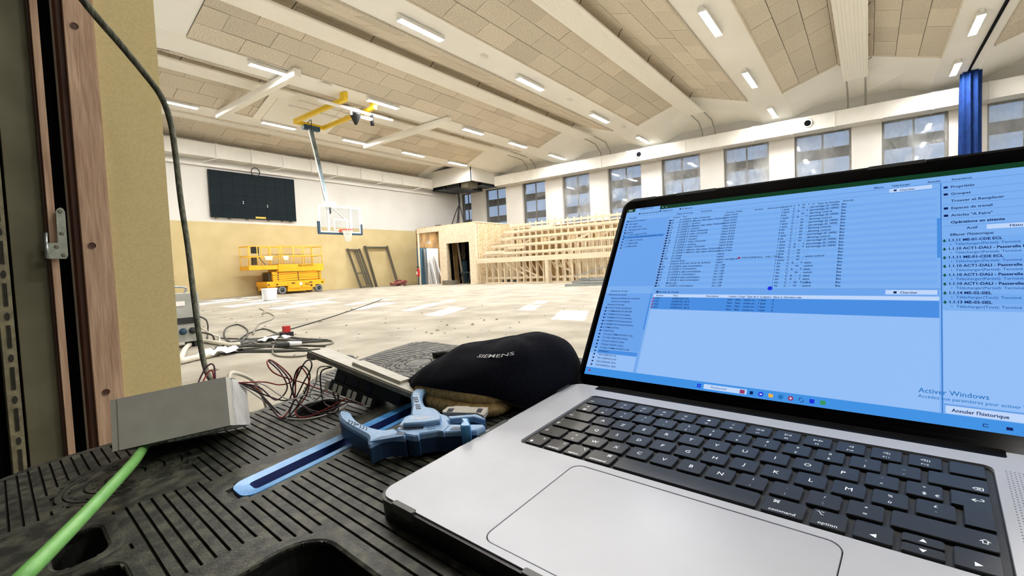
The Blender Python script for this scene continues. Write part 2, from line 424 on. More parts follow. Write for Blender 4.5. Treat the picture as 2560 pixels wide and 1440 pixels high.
# wood-wool acoustic tiles, 1.25 x 0.63 m, running bond along the slopes
TL, TW, TT = 1.25, 0.63, 0.035
slopes = []
for i, ry in enumerate(RID):
    v1 = VAL[i][1]; v2 = VAL[i + 1][0] if i + 1 < len(VAL) else BY - .02
    zr = ZR if i < 5 else 7.82; z2 = ZV if i < 5 else 7.2
    slopes += [((v1, ZV), (ry, zr), i), ((v2, z2), (ry, zr), i)]
tiles = []
for (ya, za), (yb, zb), i in slopes:
    if i == 0 and yb > ya: pass
    L = math.hypot(yb - ya, zb - za); sgn = 1 if yb > ya else -1
    dy, dz = (yb - ya) / L, (zb - za) / L; ang = math.atan2(dz * sgn, dy * sgn)
    rows = int(math.ceil(L / TW - .12))
    for r in range(rows):
        w = min(TW, L - r * TW)
        if w < .08: continue
        x = 5.0 if r % 2 == 0 else 5.0 - TL / 2
        while x < 21.48:
            xa, xb = max(x, 5.0), min(x + TL, 21.5); x += TL
            if xb - xa < .1: continue
            s = r * TW + w / 2; y, z = ya + dy * s, za + dz * s
            c = Vector(((xa + xb) / 2, y, z - .012 - TT / 2))
            p = c - Vector((0, 0, HC)); fw = p.dot(Vector(f_)); vis = 0
            if fw > 1:
                px = 1280 + F_PX * p.dot(Vector(r_)) / fw; py = 720 + F_PX * p.dot(Vector(d_)) / fw
                nrm = Vector((0, dz * sgn, -dy * sgn)) if False else Vector((0, sin(ang), -cos(ang)))
                facing = max(0.0, -nrm.dot(p.normalized()))
                if 380 < px < 2640 and -80 < py < 460: vis = facing / p.length_squared
                if px < 520 and py > 100: vis *= .4
            tiles.append((vis, c, (xb - xa - .014, w - .014, TT), ang, i))
tiles.sort(key=lambda t: -t[0])
for k, (vis, c, dm, ang, i) in enumerate(tiles[:295]):
    o = piece('acoustic_tile', 'tile', ceiling, c + Vector((0, 0, RND.uniform(-.006, .004))), dm, (ang, 0, 0))
b = MB()
for vis, c, dm, ang, i in tiles[295:]:
    q = MB().box(-dm[0] / 2, dm[0] / 2, -dm[1] / 2, dm[1] / 2, -TT / 2, TT / 2)
    q.xf(Matrix.Translation(c + Vector((0, 0, RND.uniform(-.006, .004)))) @ Matrix.Rotation(ang, 4, 'X')); b.add(q.v, q.f)
b.build('acoustic_tile_field', 'tile', ceiling, kind='stuff')
# tile edge trims beside the valley strips
for v0, v1 in VAL[1:]:
    for y in (v0 - .03, v1 + .03):
        MB().box(5.0, 21.5, y - .025, y + .025, ZV - .06, ZV + .01).build('tile_edge_trim', 'tile', ceiling)

# tube lights on the strips
def tube_light(x0, x1, y, label, w=.19):
    t = thing('tube_light', label, 'ceiling light', ((x0 + x1) / 2, y, 7.14), 'tube lights under the ceiling strips')
    MB().box(x0 - .05, x1 + .05, y - .045, y + .045, 7.2, ZV - .005).build('lamp_housing', 'lamp_body', t)
    MB().box(x0, x1, y - w / 2, y + w / 2, 7.122, 7.2).build('lamp_tray', 'lamp_body', t)
    MB().box(x0 + .01, x1 - .01, y - w / 2 + .008, y + w / 2 - .008, 7.12, 7.122).build('diffuser', 'lamp_glow', t)
ORD = ['nearest', 'second', 'third', 'fourth', 'fifth']
STR = {'A': (9.25, [(23.08, 24.7), (18.11, 19.68), (12.93, 14.41), (7.96, 9.44)], 'strip above the laptop lid'),
       'B': (3.32, [(22.9, 24.6), (17.9, 19.67), (12.75, 14.43)], 'strip left of the curtain'),
       'C': (-2.45, [(22.2, 23.6), (18.1, 19.6)], 'strip with the curtain track'),
       'D': (14.4, [(22.92, 24.6), (19.2, 20.6), (15.8, 17.1), (10.75, 12.1), (6.66, 8.0)], 'strip before the yellow hoop frame'),
       'E': (19.5, [(20.0, 21.5), (16.58, 18.04), (13.05, 14.33), (9.37, 10.74), (5.85, 7.08)], 'strip behind the yellow hoop frame')}
for k, (y, L, nm) in STR.items():
    for j, (a, c) in enumerate(L): tube_light(a, c, y, 'lit tube light, %s to the window wall on the %s' % (ORD[j], nm))
for j, x in enumerate((21.2, 16.2, 11.1)):
    MB().box(x - .12, x + .12, 9.1, 9.22, 7.2, ZV).build('detector_box', 'lamp_body', label='small white box on the ceiling strip, %s to the window wall' % ORD[j], cat='detector', group='small boxes between the tube lights')

# radiant heating strips under the ridges
def radiant(y, x0, x1, label, w=.78, z=7.52, pipes=True):
    t = thing('radiant_panel', label, 'heating panel', ((x0 + x1) / 2, y, z), 'white radiant strips under the ridges')
    P = [(-w / 2, .06), (-w / 2, 0)]
    nb = 8
    for i in range(nb):
        a = -w / 2 + .03 + (w - .06) * i / nb; c = a + (w - .06) / nb
        P += [(a + .006, 0), (a + .014, .012), (a + .024, 0), (c - .002, 0)]
    P += [(w / 2, 0), (w / 2, .06)]
    n = len(P)
    MB().add([(x, y + p[0], z + p[1]) for x in (x0, x1) for p in P], [tuple(range(n - 1, -1, -1)), tuple(range(n, 2 * n))] + [(i, (i + 1) % n, n + (i + 1) % n, n + i) for i in range(n)]).build('ribbed_panel', 'radiant', t)
    MB().box(x1, x1 + .05, y - w / 2 - .03, y + w / 2 + .03, z - .01, z + .08).build('end_cap', 'radiant', t)
    for s in (-1, 1) if pipes else ():
        yy = y + s * w * .38
        MB().tube([(x1 + .02, yy, z + .06), (x1 + .1, yy, z + .12), (24.3, yy, z + .04), (24.9, yy, z - .35), (24.9, yy, 7.0)], .03, 8).build('supply_pipe', 'pipe_grey', t, smooth=True)
    x = x0 + 1.1
    while x < x1:
        for s in (-1, 1):
            MB().tube([(x, y + s * w * .46, z + .06), (x + .15, y + s * w * .5, z + .3), (x + .1, y + s * (w * .5 + .1), z + .33)], .012, 5).build('hanger', 'wire_dark', t)
        x += 2.35
radiant(0.37, 4.0, 22.7, 'long white ribbed heating strip nearest the blue curtain')
radiant(6.3, 3.0, 22.6, 'long white ribbed heating strip ending above the laptop lid')
radiant(11.9, 3.0, 22.6, 'long white ribbed heating strip crossing the top left, in front of the basketball hoop')
radiant(17.05, 2.2, 9.3, 'left length of the white heating strip interrupted by the yellow hoop frame', pipes=False)
radiant(17.05, 12.4, 22.4, 'right length of the white heating strip interrupted by the yellow hoop frame')
radiant(21.9, 2.0, 21.8, 'long white ribbed heating strip nearest the scoreboard wall')

# square ventilation ducts
def duct_y(x0, x1, z0, z1, ys, label):
    t = thing('ventilation_duct', label, 'air duct', ((x0 + x1) / 2, (ys[0] + ys[-1]) / 2, z0))
    for a, c in zip(ys, ys[1:]):
        MB().box(x0, x1, min(a, c) + .006, max(a, c) - .006, z0, z1).build('duct_section', 'duct_white', t)
        MB().box(x0 - .02, x1 + .02, c - .03, c + .03, z0 - .02, z1 + .02).build('flange', 'duct_white', t)
    return t
ys = [19.85 - 1.56 * k for k in range(22)]
t = duct_y(24.55, 25.3, 6.27, 6.9, ys, 'white square air duct running above the film covered windows')
for px, py in ((1597, 386), (2019, 308)):
    p = at_x(px, py, 24.53)
    M = Matrix.Translation((24.535, p.y, p.z)) @ Matrix.Rotation(-pi / 2, 4, 'Y')
    MB().lathe([(.02, -.02), (.105, -.02), (.15, .03), (.20, .02), (.20, -.01)], n=24).xf(M).build('nozzle', 'duct_white', t, smooth=True)
    MB().prism(circ(0, 0, .125), -.01, .022).xf(M).build('nozzle_mouth', 'void', t)
t = thing('ventilation_duct', 'white square air duct along the scoreboard wall above the black screen', 'air duct', (14, 23.6, 6.25))
xs = [7.6 - 1.52 * 4 + 1.52 * k for k in range(14)] + [22.3]
for a, c in zip(xs, xs[1:]):
    MB().box(a + .006, c - .006, 23.4, 23.98, 6.32, 6.95).build('duct_section', 'duct_white', t)
    MB().box(c - .03, c + .03, 23.36, 23.98, 6.29, 6.99).build('flange', 'duct_white', t)
for x in xs[1:-1:2]:
    MB().bar((x, 23.38, 6.3), (x - .45, 23.82, 6.14), .04, .04).build('bracket', 'duct_white', t)
MB().box(0.3, 25.2, 23.85, 23.99, 6.0, 6.1).build('cable_tray', 'duct_white', label='thin white cable tray under the duct above the black screen', cat='cable tray')

# corner bulkhead with open underside
b = MB(); b.box(22.3, 22.42, 19.85, 24.0, 6.4, 7.45); b.box(22.3, WX, 19.82, 19.94, 6.4, 7.45); b.build('trim_1', 'white_wall', kind='structure')
t = thing('air_plenum', 'dark sheet metal duct gear in the open underside of the white corner bulkhead', 'air duct', (24, 22, 6.2))
MB().box(22.5, 25.2, 20.0, 23.9, 6.55, 6.9).build('duct_body', 'dark_metal', t)
MB().box(22.55, 23.5, 20.4, 21.0, 6.1, 6.55).build('grille_box', 'frame_metal', t)
MB().box(22.6, 24.9, 21.2, 22.4, 6.15, 6.55).build('fan_box', 'black', t)
MB().box(22.7, 24.9, 22.6, 23.8, 6.25, 6.5).build('tray', 'dark_metal', t)
MB().box(23.6, 25.1, 20.1, 21.0, 6.3, 6.5).build('coil_box', 'dark_metal', t)
cb = thing('hanging_cable', 'black cables hanging from the corner bulkhead onto the wooden booth', 'cable', (24, 22.6, 3.45))
for k, off in enumerate((-.75, -.1, .1, .75)):
    MB().tube(spline([(23.6, 22.3, 6.3), (23.6 + .03 * k, 22.25, 5.4), (23.5, 22.2 + off * .25, 4.9), (23.3, 22.2 + off, 3.5)], 5), .045 if abs(off) < .5 else .035, 6).build('strand', 'black', cb, smooth=True)
MB().tube([(23.2, 21.7 + .5 * cos(a * pi / 9), 3.45 + .42 * sin(a * pi / 9)) for a in range(10)], .07, 8).build('cable_coil', 'black', label='black arched cable coil on top of the wooden booth', cat='cable')
MB().box(21.6, 21.9, 22.2, 22.6, 3.42, 3.78).build('tool_case', 'rubber', label='small dark case on top of the wooden booth', cat='case')

# windows with frames, panes and dusty plastic film; sun blades outside
for i, (a, c) in enumerate(WIN):
    x = WX + .26
    b = MB(); b.box(x, x + .08, a, a + .09, WZ0, WZ1); b.box(x, x + .08, c - .09, c, WZ0, WZ1)
    b.box(x, x + .08, a + .09, c - .09, WZ0, WZ0 + .08); b.box(x, x + .08, a + .09, c - .09, WZ1 - .08, WZ1)
    w = b.build('window_%d' % (i + 1), 'galv_dim', kind='structure')
    mid = (a + c) / 2
    MB().box(x + .01, x + .07, mid - .03, mid + .03, WZ0 + .08, WZ1 - .08).build('mullion', 'frame_metal', w)
    for ya, yb in ((a + .09, mid - .03), (mid + .03, c - .09)):
        MB().box(x + .03, x + .045, ya, yb, WZ0 + .08, WZ1 - .08).build('pane', 'pane', w)
    wr = RND.uniform(0, 50); am = (.03, .07, .05, .06)[i % 4]
    k = {11: 0, 10: 0, 9: 0, 8: 1, 7: 3, 6: 1, 5: 2, 4: 3, 3: 3}.get(i, 1)
    def fn(u, v, a=a, c=c, wr=wr, am=am):
        y, z = a + .02 + (c - a - .04) * u, WZ0 + .02 + (WZ1 - WZ0 - .04) * v
        e = min(u, 1 - u, v, 1 - v) * 8; e = min(e, 1)
        h = noise.noise(Vector((y * .8, z * 2.2 + .6 * y, wr))) * am * 1.6 + noise.noise(Vector((y * 3, z * 5 - 2 * y, wr))) * am * .5
        return (WX + .19 + h * e, y, z)
    MB().grid(fn, 22, 30).build('plastic_film', 'film_%d' % k, w, smooth=True)
    MB().box(WX + .17, WX + .25, c - .02, c - .0, WZ0, WZ1).build('film_batten', 'galv_dim', w)
t = thing('sun_blades', 'dark horizontal sun blades outside the window wall', 'sunshade', (26.3, 5, 3.4))
for z0, z1 in ((3.0, 3.35), (4.08, 4.52), (5.25, 5.72), (6.45, 6.9)):
    MB().box(26.25, 26.32, -14, 24.4, z0, z1).build('blade', 'void', t)
for y in (24.3, 18.7, 12.6, 6.3, 0.1, -6.2, -13.5):
    MB().box(26.34, 26.42, y - .04, y + .04, 0, 7.0).build('blade_post', 'void', t)
MB().box(26.2, 40, -30, 40, -0.3, -0.2).build('ground_outside', 'floor', kind='structure')

# blue dividing curtain, gathered at the window wall
t = thing('curtain', 'dark blue dividing curtain gathered against the window wall', 'curtain', (24.6, -2.9, .9))
def fn(u, v):
    z = .4 + (7.62 - .4) * v; a = 2 * pi * u
    sx = .30 + .20 * (1 - v) ** .6; sy = .23 + .05 * (1 - v)
    if v > .86: sx *= 1 - (v - .86) * 1.6
    r = 1 + .22 * sin(a * 9 + 1.2 * sin(3 * v)) + .1 * sin(a * 17 + 2)
    return (24.05 + sx * cos(a) * r - .12 * (v > .9) * (v - .9) * 10, -2.98 + sy * sin(a) * r, min(z, 7.2 + .0 * v) if v < .98 else 7.2)
MB().grid(fn, 90, 26, closed_u=True).build('fabric', 'curtain', t, smooth=True)
MB().box(23.85, 24.2, -3.05, -2.8, 7.2, ZV).build('curtain_carrier', 'label_white', t)
MB().box(4.0, 23.9, -2.92, -2.86, 7.2, ZV).build('curtain_track', 'void', label='thin dark curtain track along the ceiling strip near the blue curtain', cat='curtain rail')

# ------------------------------------------------------------------ scoreboard wall
t = thing('led_screen', 'big black LED screen mounted high on the white wall', 'screen', (10.9, 23.9, 3.72))
MB().box(8.9, 12.9, 23.86, 23.99, 3.72, 5.88).build('screen_body', 'black', t)
for i in range(8):
    for j in range(4):
        MB().box(8.905 + i * .5, 8.905 + (i + 1) * .5 - .004, 23.84, 23.86, 3.725 + j * .5375, 3.725 + (j + 1) * .5375 - .004).build('screen_module', 'screen_panel', t)
for x in (9.15, 9.7, 10.5, 11.5, 12.2, 12.65): MB().box(x - .045, x + .045, 23.87, 23.97, 3.66, 3.72).build('bracket', 'frame_metal', t)
b = MB()
for i in range(9): b.box(10.85 + i * .055, 10.85 + i * .055 + .042, 23.83, 23.845, 3.75 + .012 * (i % 2), 3.84)
b.build('maker_badge', 'orange_print', t)
for x, z in ((10.32, 4.42), (10.32, 4.5), (11.45, 4.33), (11.45, 4.41)): MB().box(x - .02, x + .02, 23.832, 23.842, z, z + .045).build('status_light', 'label_white', t)
MB().tube(circ3 if False else [(10.95 + .2 * cos(a * pi / 10), 23.78, 6.0 + .2 * sin(a * pi / 10)) for a in range(20)], .022, 6, closed=True).build('cable_ring', 'black', label='coiled black cable ring on top of the LED screen', cat='cable')

# two steel frames leaning on the wall
def steel_frame(name, label, x0, x1, zt, shift, w, mids, horiz=None):
    t = thing(name, label, 'frame', ((x0 + x1) / 2, 23.4, 0))
    yb, yt = 23.35, 23.9
    P = lambda x, z: (x - shift * (z / zt), yb + (yt - yb) * z / zt, z)
    for x in (x0 + w / 2, x1 - w / 2): beam_piece('stile', 'frame_metal', t, P(x, 0), P(x, zt), .08, w)
    for z in (zt - w / 2,) + ((w / 2,) if mids else ()): beam_piece('rail', 'frame_metal', t, P(x0 + w, z), P(x1 - w, z), w, .08)
    for x in mids: beam_piece('mullion', 'frame_metal', t, P(x, w), P(x, zt - w), .06, w * .7)
    if horiz: beam_piece('rail', 'frame_metal', t, P(x0 + w, horiz), P(x1 - w, horiz), w, .07)
    return t
steel_frame('steel_window', 'narrow dark steel window frame with a crossbar leaning on the yellow wall', 16.2, 17.1, 2.3, .40, .12, (16.72, 16.86), .86)
steel_frame('steel_doorway', 'tall dark steel door frame leaning on the yellow wall', 17.25, 19.0, 2.47, .28, .15, ())

# scissor lift
L = thing('scissor_lift', 'yellow scissor lift with raised guard rails parked by the yellow wall', 'lift', (12.1, 23.2, 0))
y0, y1 = 22.65, 23.72
MB().box(10.62, 13.56, y0, y1, .40, .64).build('chassis', 'lift_yellow', L)
MB().box(11.62, 12.9, y0 + .02, y1 - .02, .12, .40).build('side_tray', 'lift_yellow', L)
MB().box(11.62, 12.3, y0 - .02, y0, .27, .56).build('cover_door', 'lift_yellow', L); MB().box(12.31, 13.05, y0 - .02, y0, .27, .56).build('cover_door', 'lift_yellow', L)
MB().box(10.66, 11.05, y0 + .05, y1 - .05, .2, .4).build('step_end', 'lift_yellow', L)
for x, z in ((11.88, .53), (12.8, .53)): MB().box(x - .08, x + .08, y0 - .03, y0 - .015, z - .03, z + .02).build('latch', 'lift_dark', L)
for x in (11.1, 10.7, 13.44): MB().box(x - .05, x + .05, y0 - .012, y0, .46, .52).build('vent', 'lift_dark', L)
MB().box(12.2, 12.34, y0 - .035, y0 - .02, .4, .54).build('notice_sticker', 'label_white', L)
letters('hire_mark', [('HC', 12.48, .38, .2)], Matrix(((1, 0, 0, 0), (0, 0, 0, y0 - .04), (0, 1, 0, 0), (0, 0, 0, 1))), 'lift_dark', L, 0)
MB().prism(circ(0, 0, .055), 0, .01).xf(Matrix.Translation((12.82, y0 - .035, .36)) @ Matrix.Rotation(pi / 2, 4, 'X')).build('warning_sticker', 'lift_dark', L)
for x in (11.35, 13.26):
    for y in (y0 + .02, y1 - .18):
        M = Matrix.Translation((x, y, .2)) @ Matrix.Rotation(-pi / 2, 4, 'X')
        w = MB().lathe([(0.0, .02), (.11, .02), (.11, 0), (.15, 0), (.2, .02), (.2, .15), (.15, .17), (0, .17)], n=24).xf(M).build('wheel', 'tyre', L, smooth=True)
        MB().lathe([(0, -.02), (.05, -.02), (.06, .015), (.125, .015), (.125, .03), (0, .03)], n=20).xf(M).build('hub', 'hub', w, smooth=True)
for k in range(4):
    z = .68 + k * .105
    for y in (y0 + .1, y1 - .16):
        beam_piece('scissor_arm', 'lift_yellow', L, (10.95, y, z), (13.45, y, z + .07), .06, .085)
        beam_piece('scissor_arm', 'lift_yellow', L, (10.95, y + .07, z + .07), (13.45, y + .07, z), .06, .085)
    for x in (11.2, 12.2, 13.3): MB().cyl((x, y0 + .05, z + .035), (x, y1 - .05, z + .035), .03, 10).build('pivot_pin', 'lift_dark', L)
MB().box(10.8, 11.0, y0 + .2, y1 - .3, .66, 1.06).build('cylinder_end', 'lift_dark', L)
MB().box(11.22, 13.56, y0, y1, 1.10, 1.46).build('platform', 'lift_yellow', L)
MB().box(9.88, 11.4, y0 + .06, y1 - .06, 1.22, 1.42).build('extension_deck', 'lift_yellow', L)
letters('hire_name', [('KILOUTOU', 12.2, 1.33, .15, 'l', 1.05)], Matrix(((1, 0, 0, 0), (0, 0, 0, y0 - .012), (0, 1, 0, 0), (0, 0, 0, 1))), 'black', L, .01)
def lrail(a, c, r=.022): MB().tube([a, c], r, 8).build('guard_rail', 'lift_rail', L, smooth=True)
for y in (y0 + .03, y1 - .03):
    for x in (11.28, 11.38, 12.0, 12.55, 13.0, 13.52): lrail((x, y, 1.44), (x, y, 2.34))
    for x in (9.92, 10.3, 10.9): lrail((x, y + (.05 if y < 23 else -.05), 1.4), (x, y + (.05 if y < 23 else -.05), 2.32))
    for z in (2.34, 1.87): lrail((11.28, y, z), (13.52, y, z))
    for z in (2.32, 1.85): lrail((9.92, y + (.05 if y < 23 else -.05), z), (11.35, y + (.05 if y < 23 else -.05), z))
for x in (9.92, 13.52):
    for z in (2.33, 1.87): lrail((x, y0 + .05, z), (x, y1 - .05, z))
MB().box(10.16, 10.44, y0 + .2, y0 + .4, 2.0, 2.3).build('control_box', 'black', L)
MB().tube(spline([(10.45, y0 + .3, 2.02), (10.5, y0 + .28, 1.75), (10.75, y0 + .3, 1.46)], 5), .014, 6).build('control_cable', 'black', L)
MB().box(10.13, 10.3, y0 + .15, y0 + .35, 1.46, 1.8).build('foot_box', 'lift_dark', L)
for x0_, x1_ in ((10.58, 10.98), (11.45, 11.75)):
    MB().add([(x0_, y0 + .0, 1.86), (x1_, y0 + .0, 1.86), (x1_ - .05, y0 - .005, 1.66), (x0_ + .06, y0 - .005, 1.67), (x0_, y0 + .012, 1.86), (x1_, y0 + .012, 1.86), (x1_ - .05, y0 + .007, 1.66), (x0_ + .06, y0 + .007, 1.67)],
             [(3, 2, 1, 0), (4, 5, 6, 7), (0, 1, 5, 4), (1, 2, 6, 5), (2, 3, 7, 6), (3, 0, 4, 7)]).build('paper_notice', 'paper', L)

p = at_z(675, 751, 0)
t = thing('paint_bucket', 'white plastic tub on the floor in front of the yellow lift', 'bucket', (p.x, p.y, 0))
MB().lathe([(0, 0), (.21, 0), (.235, .02), (.265, .44), (.25, .44), (.22, .03), (0, .03)], (p.x, p.y, 0), 28).build('tub', 'white_plastic', t, smooth=False)
MB().lathe([(.265, .40), (.282, .41), (.282, .46), (.25, .46)], (p.x, p.y, 0), 28).build('rim', 'white_plastic', t)
p = at_z(1186, 709, 0)
t = thing('paint_bucket', 'small white bucket at the corner of the wooden booth', 'bucket', (p.x - .2, p.y - .1, 0))
MB().lathe([(0, 0), (.13, 0), (.15, .30), (.14, .30), (.12, .02), (0, .02)], (p.x - .2, p.y - .1, 0), 20).build('tub', 'white_plastic', t)
MB().lathe([(.15, .27), (.162, .28), (.162, .32), (.14, .32)], (p.x - .2, p.y - .1, 0), 20).build('rim', 'white_plastic', t)

# ------------------------------------------------------------------ wooden booth in the corner
FX = 19.2
B = thing('wooden_booth', 'chipboard booth with two doorways in the corner beside the stand', 'booth', (21, 19.5, 0))
MB().box(FX, FX + .14, 17.0, 17.5, 0, 3.38).build('front_panel', 'osb_pale', B)
MB().box(FX, FX + .14, 17.5, 19.25, 2.35, 3.38).build('lintel_panel', 'osb_pale', B)
MB().box(FX, FX + .14, 19.25, 19.82, 0, 3.38).build('front_panel', 'osb_pale', B)
MB().box(FX, FX + .2, 19.82, 21.7, 3.1, 3.38).build('lintel_beam', 'osb_pale', B)
MB().box(FX + .02, FX + .1, 21.62, 21.7, 0, 3.1).build('door_post', 'osb_pale', B)
for k in range(5):
    MB().box(FX + .15 + k * 1.2, FX + .15 + (k + 1) * 1.2 - .008, 16.98, 17.06, 0, 3.36).build('side_board', 'osb', B)
for k in range(10):
    MB().box(FX + .2 + k * .6, FX + .25 + k * .6, 16.955, 16.98, .0, 3.3).build('side_stud', 'osb_pale', B)
MB().box(FX, 25.3, 16.96, 17.1, 3.36, 3.42).build('side_rail', 'osb_pale', B)
MB().box(FX + .02, 25.3, 17.1, 21.7, 3.36, 3.42).build('roof_board', 'osb', B)
MB().box(FX - .03, FX, 17.0, 17.42, .0, 3.36).build('corner_board', 'osb_pale', B)
# inside of the doorways
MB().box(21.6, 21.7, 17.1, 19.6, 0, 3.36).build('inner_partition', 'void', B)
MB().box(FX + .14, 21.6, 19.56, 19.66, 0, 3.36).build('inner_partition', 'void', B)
for k, (x, w, m, tilt, z1) in enumerate(((19.52, .22, 'osb', 0, 2.9), (19.98, .12, 'plank_dark', .03, 2.8), (20.2, .16, 'plank_dark', 0, 2.9), (20.42, .12, 'timber', .22, 2.7))):
    MB().bar((x + tilt, 19.38, 0), (x - tilt * .3, 19.5, z1), .05, w, up=(1, 0, 0)).build('stored_plank', m, label='%s plank from the left standing inside the right booth doorway' % ('first pale', 'second dark', 'third dark', 'slanting pale')[k], cat='plank', group='planks in the booth')
MB().box(20.72, 20.98, 19.36, 19.5, 0, 1.35).build('board_stack', 'teal_board', label='blue grey boards standing inside the right doorway of the booth', cat='board')
b = MB().grid(lambda u, v: (20.66 + u * .32, 19.46 + .06 * noise.noise(Vector((u * 4, v * 6, 2))), 1.4 + v * 1.4), 12, 16); b.build('plastic_sheet', 'frame_metal', label='crumpled dark plastic sheet hanging inside the right booth doorway', cat='sheet')
t = thing('trestle', 'black folding trestle in the right doorway of the booth', 'trestle', (19.9, 18.5, 0))
MB().box(19.7, 19.95, 18.05, 18.75, .62, .7).build('beam', 'rubber', t)
for yy in (18.12, 18.68):
    for s_ in (-1, 1): beam_piece('leg', 'rubber', t, (19.82, yy, .62), (19.82 + s_ * .2, yy + (.08 if yy > 18.4 else -.08), 0), .04, .03)
MB().box(18.75, 19.15, 18.45, 19.25, 0, .25).build('crate', 'galv_dim', label='low grey crate at the foot of the right booth doorway', cat='crate')
# left doorway: lit passage behind
MB().box(FX + .1, 22.6, 21.8, 21.9, 2.25, 3.36).build('passage_header', 'plank_dark', B)
MB().box(20.05, 22.6, 21.82, 21.9, 0, 2.25).build('passage_wall', 'white_wall', B)
MB().box(FX + .1, 20.05, 21.82, 21.9, 0, 2.25).build('passage_wall', 'teal_board', B)
MB().box(21.0, 21.1, 19.66, 21.8, 0, 3.36).build('passage_end', 'plank_dark', B)
t = thing('exit_sign', 'small white exit sign hanging in the left booth doorway', 'sign', (19.9, 20.9, 2.4))
p = at_x(1071, 607, 19.75)
MB().box(19.73, 19.77, p.y - .14, p.y + .14, p.z - .06, p.z + .08).build('sign_box', 'label_white', t)
MB().tube([(19.75, p.y, p.z + .08), (19.75, p.y, 3.34)], .008, 5).build('sign_wire', 'wire_dark', t)
MB().bar((19.75, 21.6, 0), (19.78, 21.75, 2.2), .05, .14, up=(1, 0, 0)).build('leaning_board', 'galv', label='narrow grey board leaning at the left of the left booth doorway', cat='board')
for k in range(4):
    MB().bar((19.95 + .22 * k, 21.25 - .05 * k, 0), (20.12 + .2 * k, 21.72, 1.5 - .2 * (k % 2) + .1 * k), .05, .03).build('leaning_batten', 'label_white' if k % 2 else 'galv', label='thin batten leaning in the left booth doorway, %s from the left' % ORD[k].replace('nearest', 'first'), cat='batten', group='battens in the left doorway')
d = bpy.data.lights.new('passage_lamp', 'AREA'); d.size = .5; d.energy = 70; o = bpy.data.objects.new('passage_lamp', d); COL.objects.link(o); o.location = (20.3, 20.7, 3.3)

# fire extinguisher and red hoses
p = at_x(1046, 691, 19.0)
t = thing('fire_extinguisher', 'red fire extinguisher hung on the left door post of the booth', 'extinguisher', p)
MB().lathe([(0, 0), (.085, 0), (.095, .03), (.095, .38), (.06, .45), (.025, .48), (.025, .52), (0, .52)], p, 18).build('cylinder', 'red', t, smooth=True)
MB().box(p.x - .03, p.x + .03, p.y - .08, p.y + .08, p.z + .52, p.z + .58).build('valve_handle', 'black', t)
MB().tube(spline([(p.x - .03, p.y - .05, p.z + .53), (p.x - .11, p.y - .08, p.z + .45), (p.x - .11, p.y - .08, p.z + .2)], 5), .014, 6).build('hose', 'black', t)
MB().box(p.x - .105, p.x - .09, p.y - .05, p.y + .05, p.z + .12, p.z + .3).build('paper_label', 'label_white', t)
MB().box(p.x + .08, FX + .02, 21.63, 21.69, p.z + .1, p.z + .45).build('wall_bracket', 'dull_red', t)
hoses = thing('red_hose', 'tangled dull red hoses on the floor below the fire extinguisher', 'hose', (18.4, 22.4, 0))
for k in range(7):
    cx, cy, rr = 18.35 + RND.uniform(-.3, .3), 22.5 + RND.uniform(-.35, .35), RND.uniform(.16, .3)
    MB().tube([(cx + rr * cos(a * .5), cy + rr * sin(a * .5), .06 + .05 * k * .8 + .05 * sin(a + k)) for a in range(13)], .045, 6).build('hose_loop', 'dull_red', hoses, smooth=True)

# ------------------------------------------------------------------ timber stand (raw bleacher framing)
S = thing('bleacher_frame', 'raw timber framing of a stepped spectator stand', 'stand', (22, 11, 0))
TIER = [(19.45, 1.62), (20.08, 2.05), (20.72, 2.47), (21.3, 2.87), (21.95, 3.27)]
YS = [16.5 - .41 * k for k in range(30)]
for k, y in enumerate(YS):
    for j, (x, z) in enumerate(TIER):
        if k < 27 or j > 1: piece('post', 'timber', S, (x, y, (z + (.12 if j == 4 else 0)) / 2 + (.0 if j else 0)), (.09, .05, z + (.12 if j == 4 else 0)))
for k, y in enumerate(YS[:26]):
    for j, (x, z) in enumerate(TIER[:4]):
        piece('joist', 'timber', S, (x + .34, y + .05, z - .06), (.66, .045, .1))
for k, y in enumerate(YS[:26]):
    beam_piece('brace', 'timber', S, (19.5, y - .02, 1.1), (19.95, y - .26, .22), .06, .04)
yA, yB = YS[-1] - .2, 16.62; yC = 16.92
for j, (x, z) in enumerate(TIER):
    piece('rail', 'timber', S, (x - .065, (yA + yB) / 2, z - .02), (.04, yB - yA, .11))
    piece('rail', 'timber', S, (x - .065, (yA + yB) / 2 - .4, z - .42), (.04, yB - yA - .9, .07))
piece('front_beam', 'osb_pale', S, (19.2, (yA + yC) / 2, 1.25), (.1, yC - yA, .25))
piece('front_post', 'timber', S, (19.2, 12.45, .56), (.12, .16, 1.12))
piece('sole_plate', 'timber', S, (19.45, (yA + yB) / 2, .04), (.12, yB - yA, .08))
piece('mid_rail', 'timber', S, (19.55, (yA + yB) / 2, .3), (.06, yB - yA, .1))
for (ya, za), (yb, zb) in (((15.4, 1.1), (13.9, .35)), ((12.4, 1.0), (11.2, .5)), ((14.6, .95), (13.2, .3)), ((9.5, 1.05), (7.6, .6))):
    beam_piece('diagonal_brace', 'timber', S, (19.62, ya, za), (19.62, yb, zb), .04, .09)
for y, x, z in ((15.9, 20.9, 1.85), (14.2, 21.0, 2.0), (12.1, 20.5, 1.9), (10.6, 21.1, 2.2), (9.4, 20.4, 1.8)):
    beam_piece('diagonal_brace', 'timber', S, (x, y, z), (x + .1, y - 1.3, z + .45), .04, .08)
for y in (15.2, 13.6, 11.9, 10.4, 9.1, 7.8):
    piece('gusset_board', 'osb', S, (20.75, y, 2.2), (.04, .36, .3))
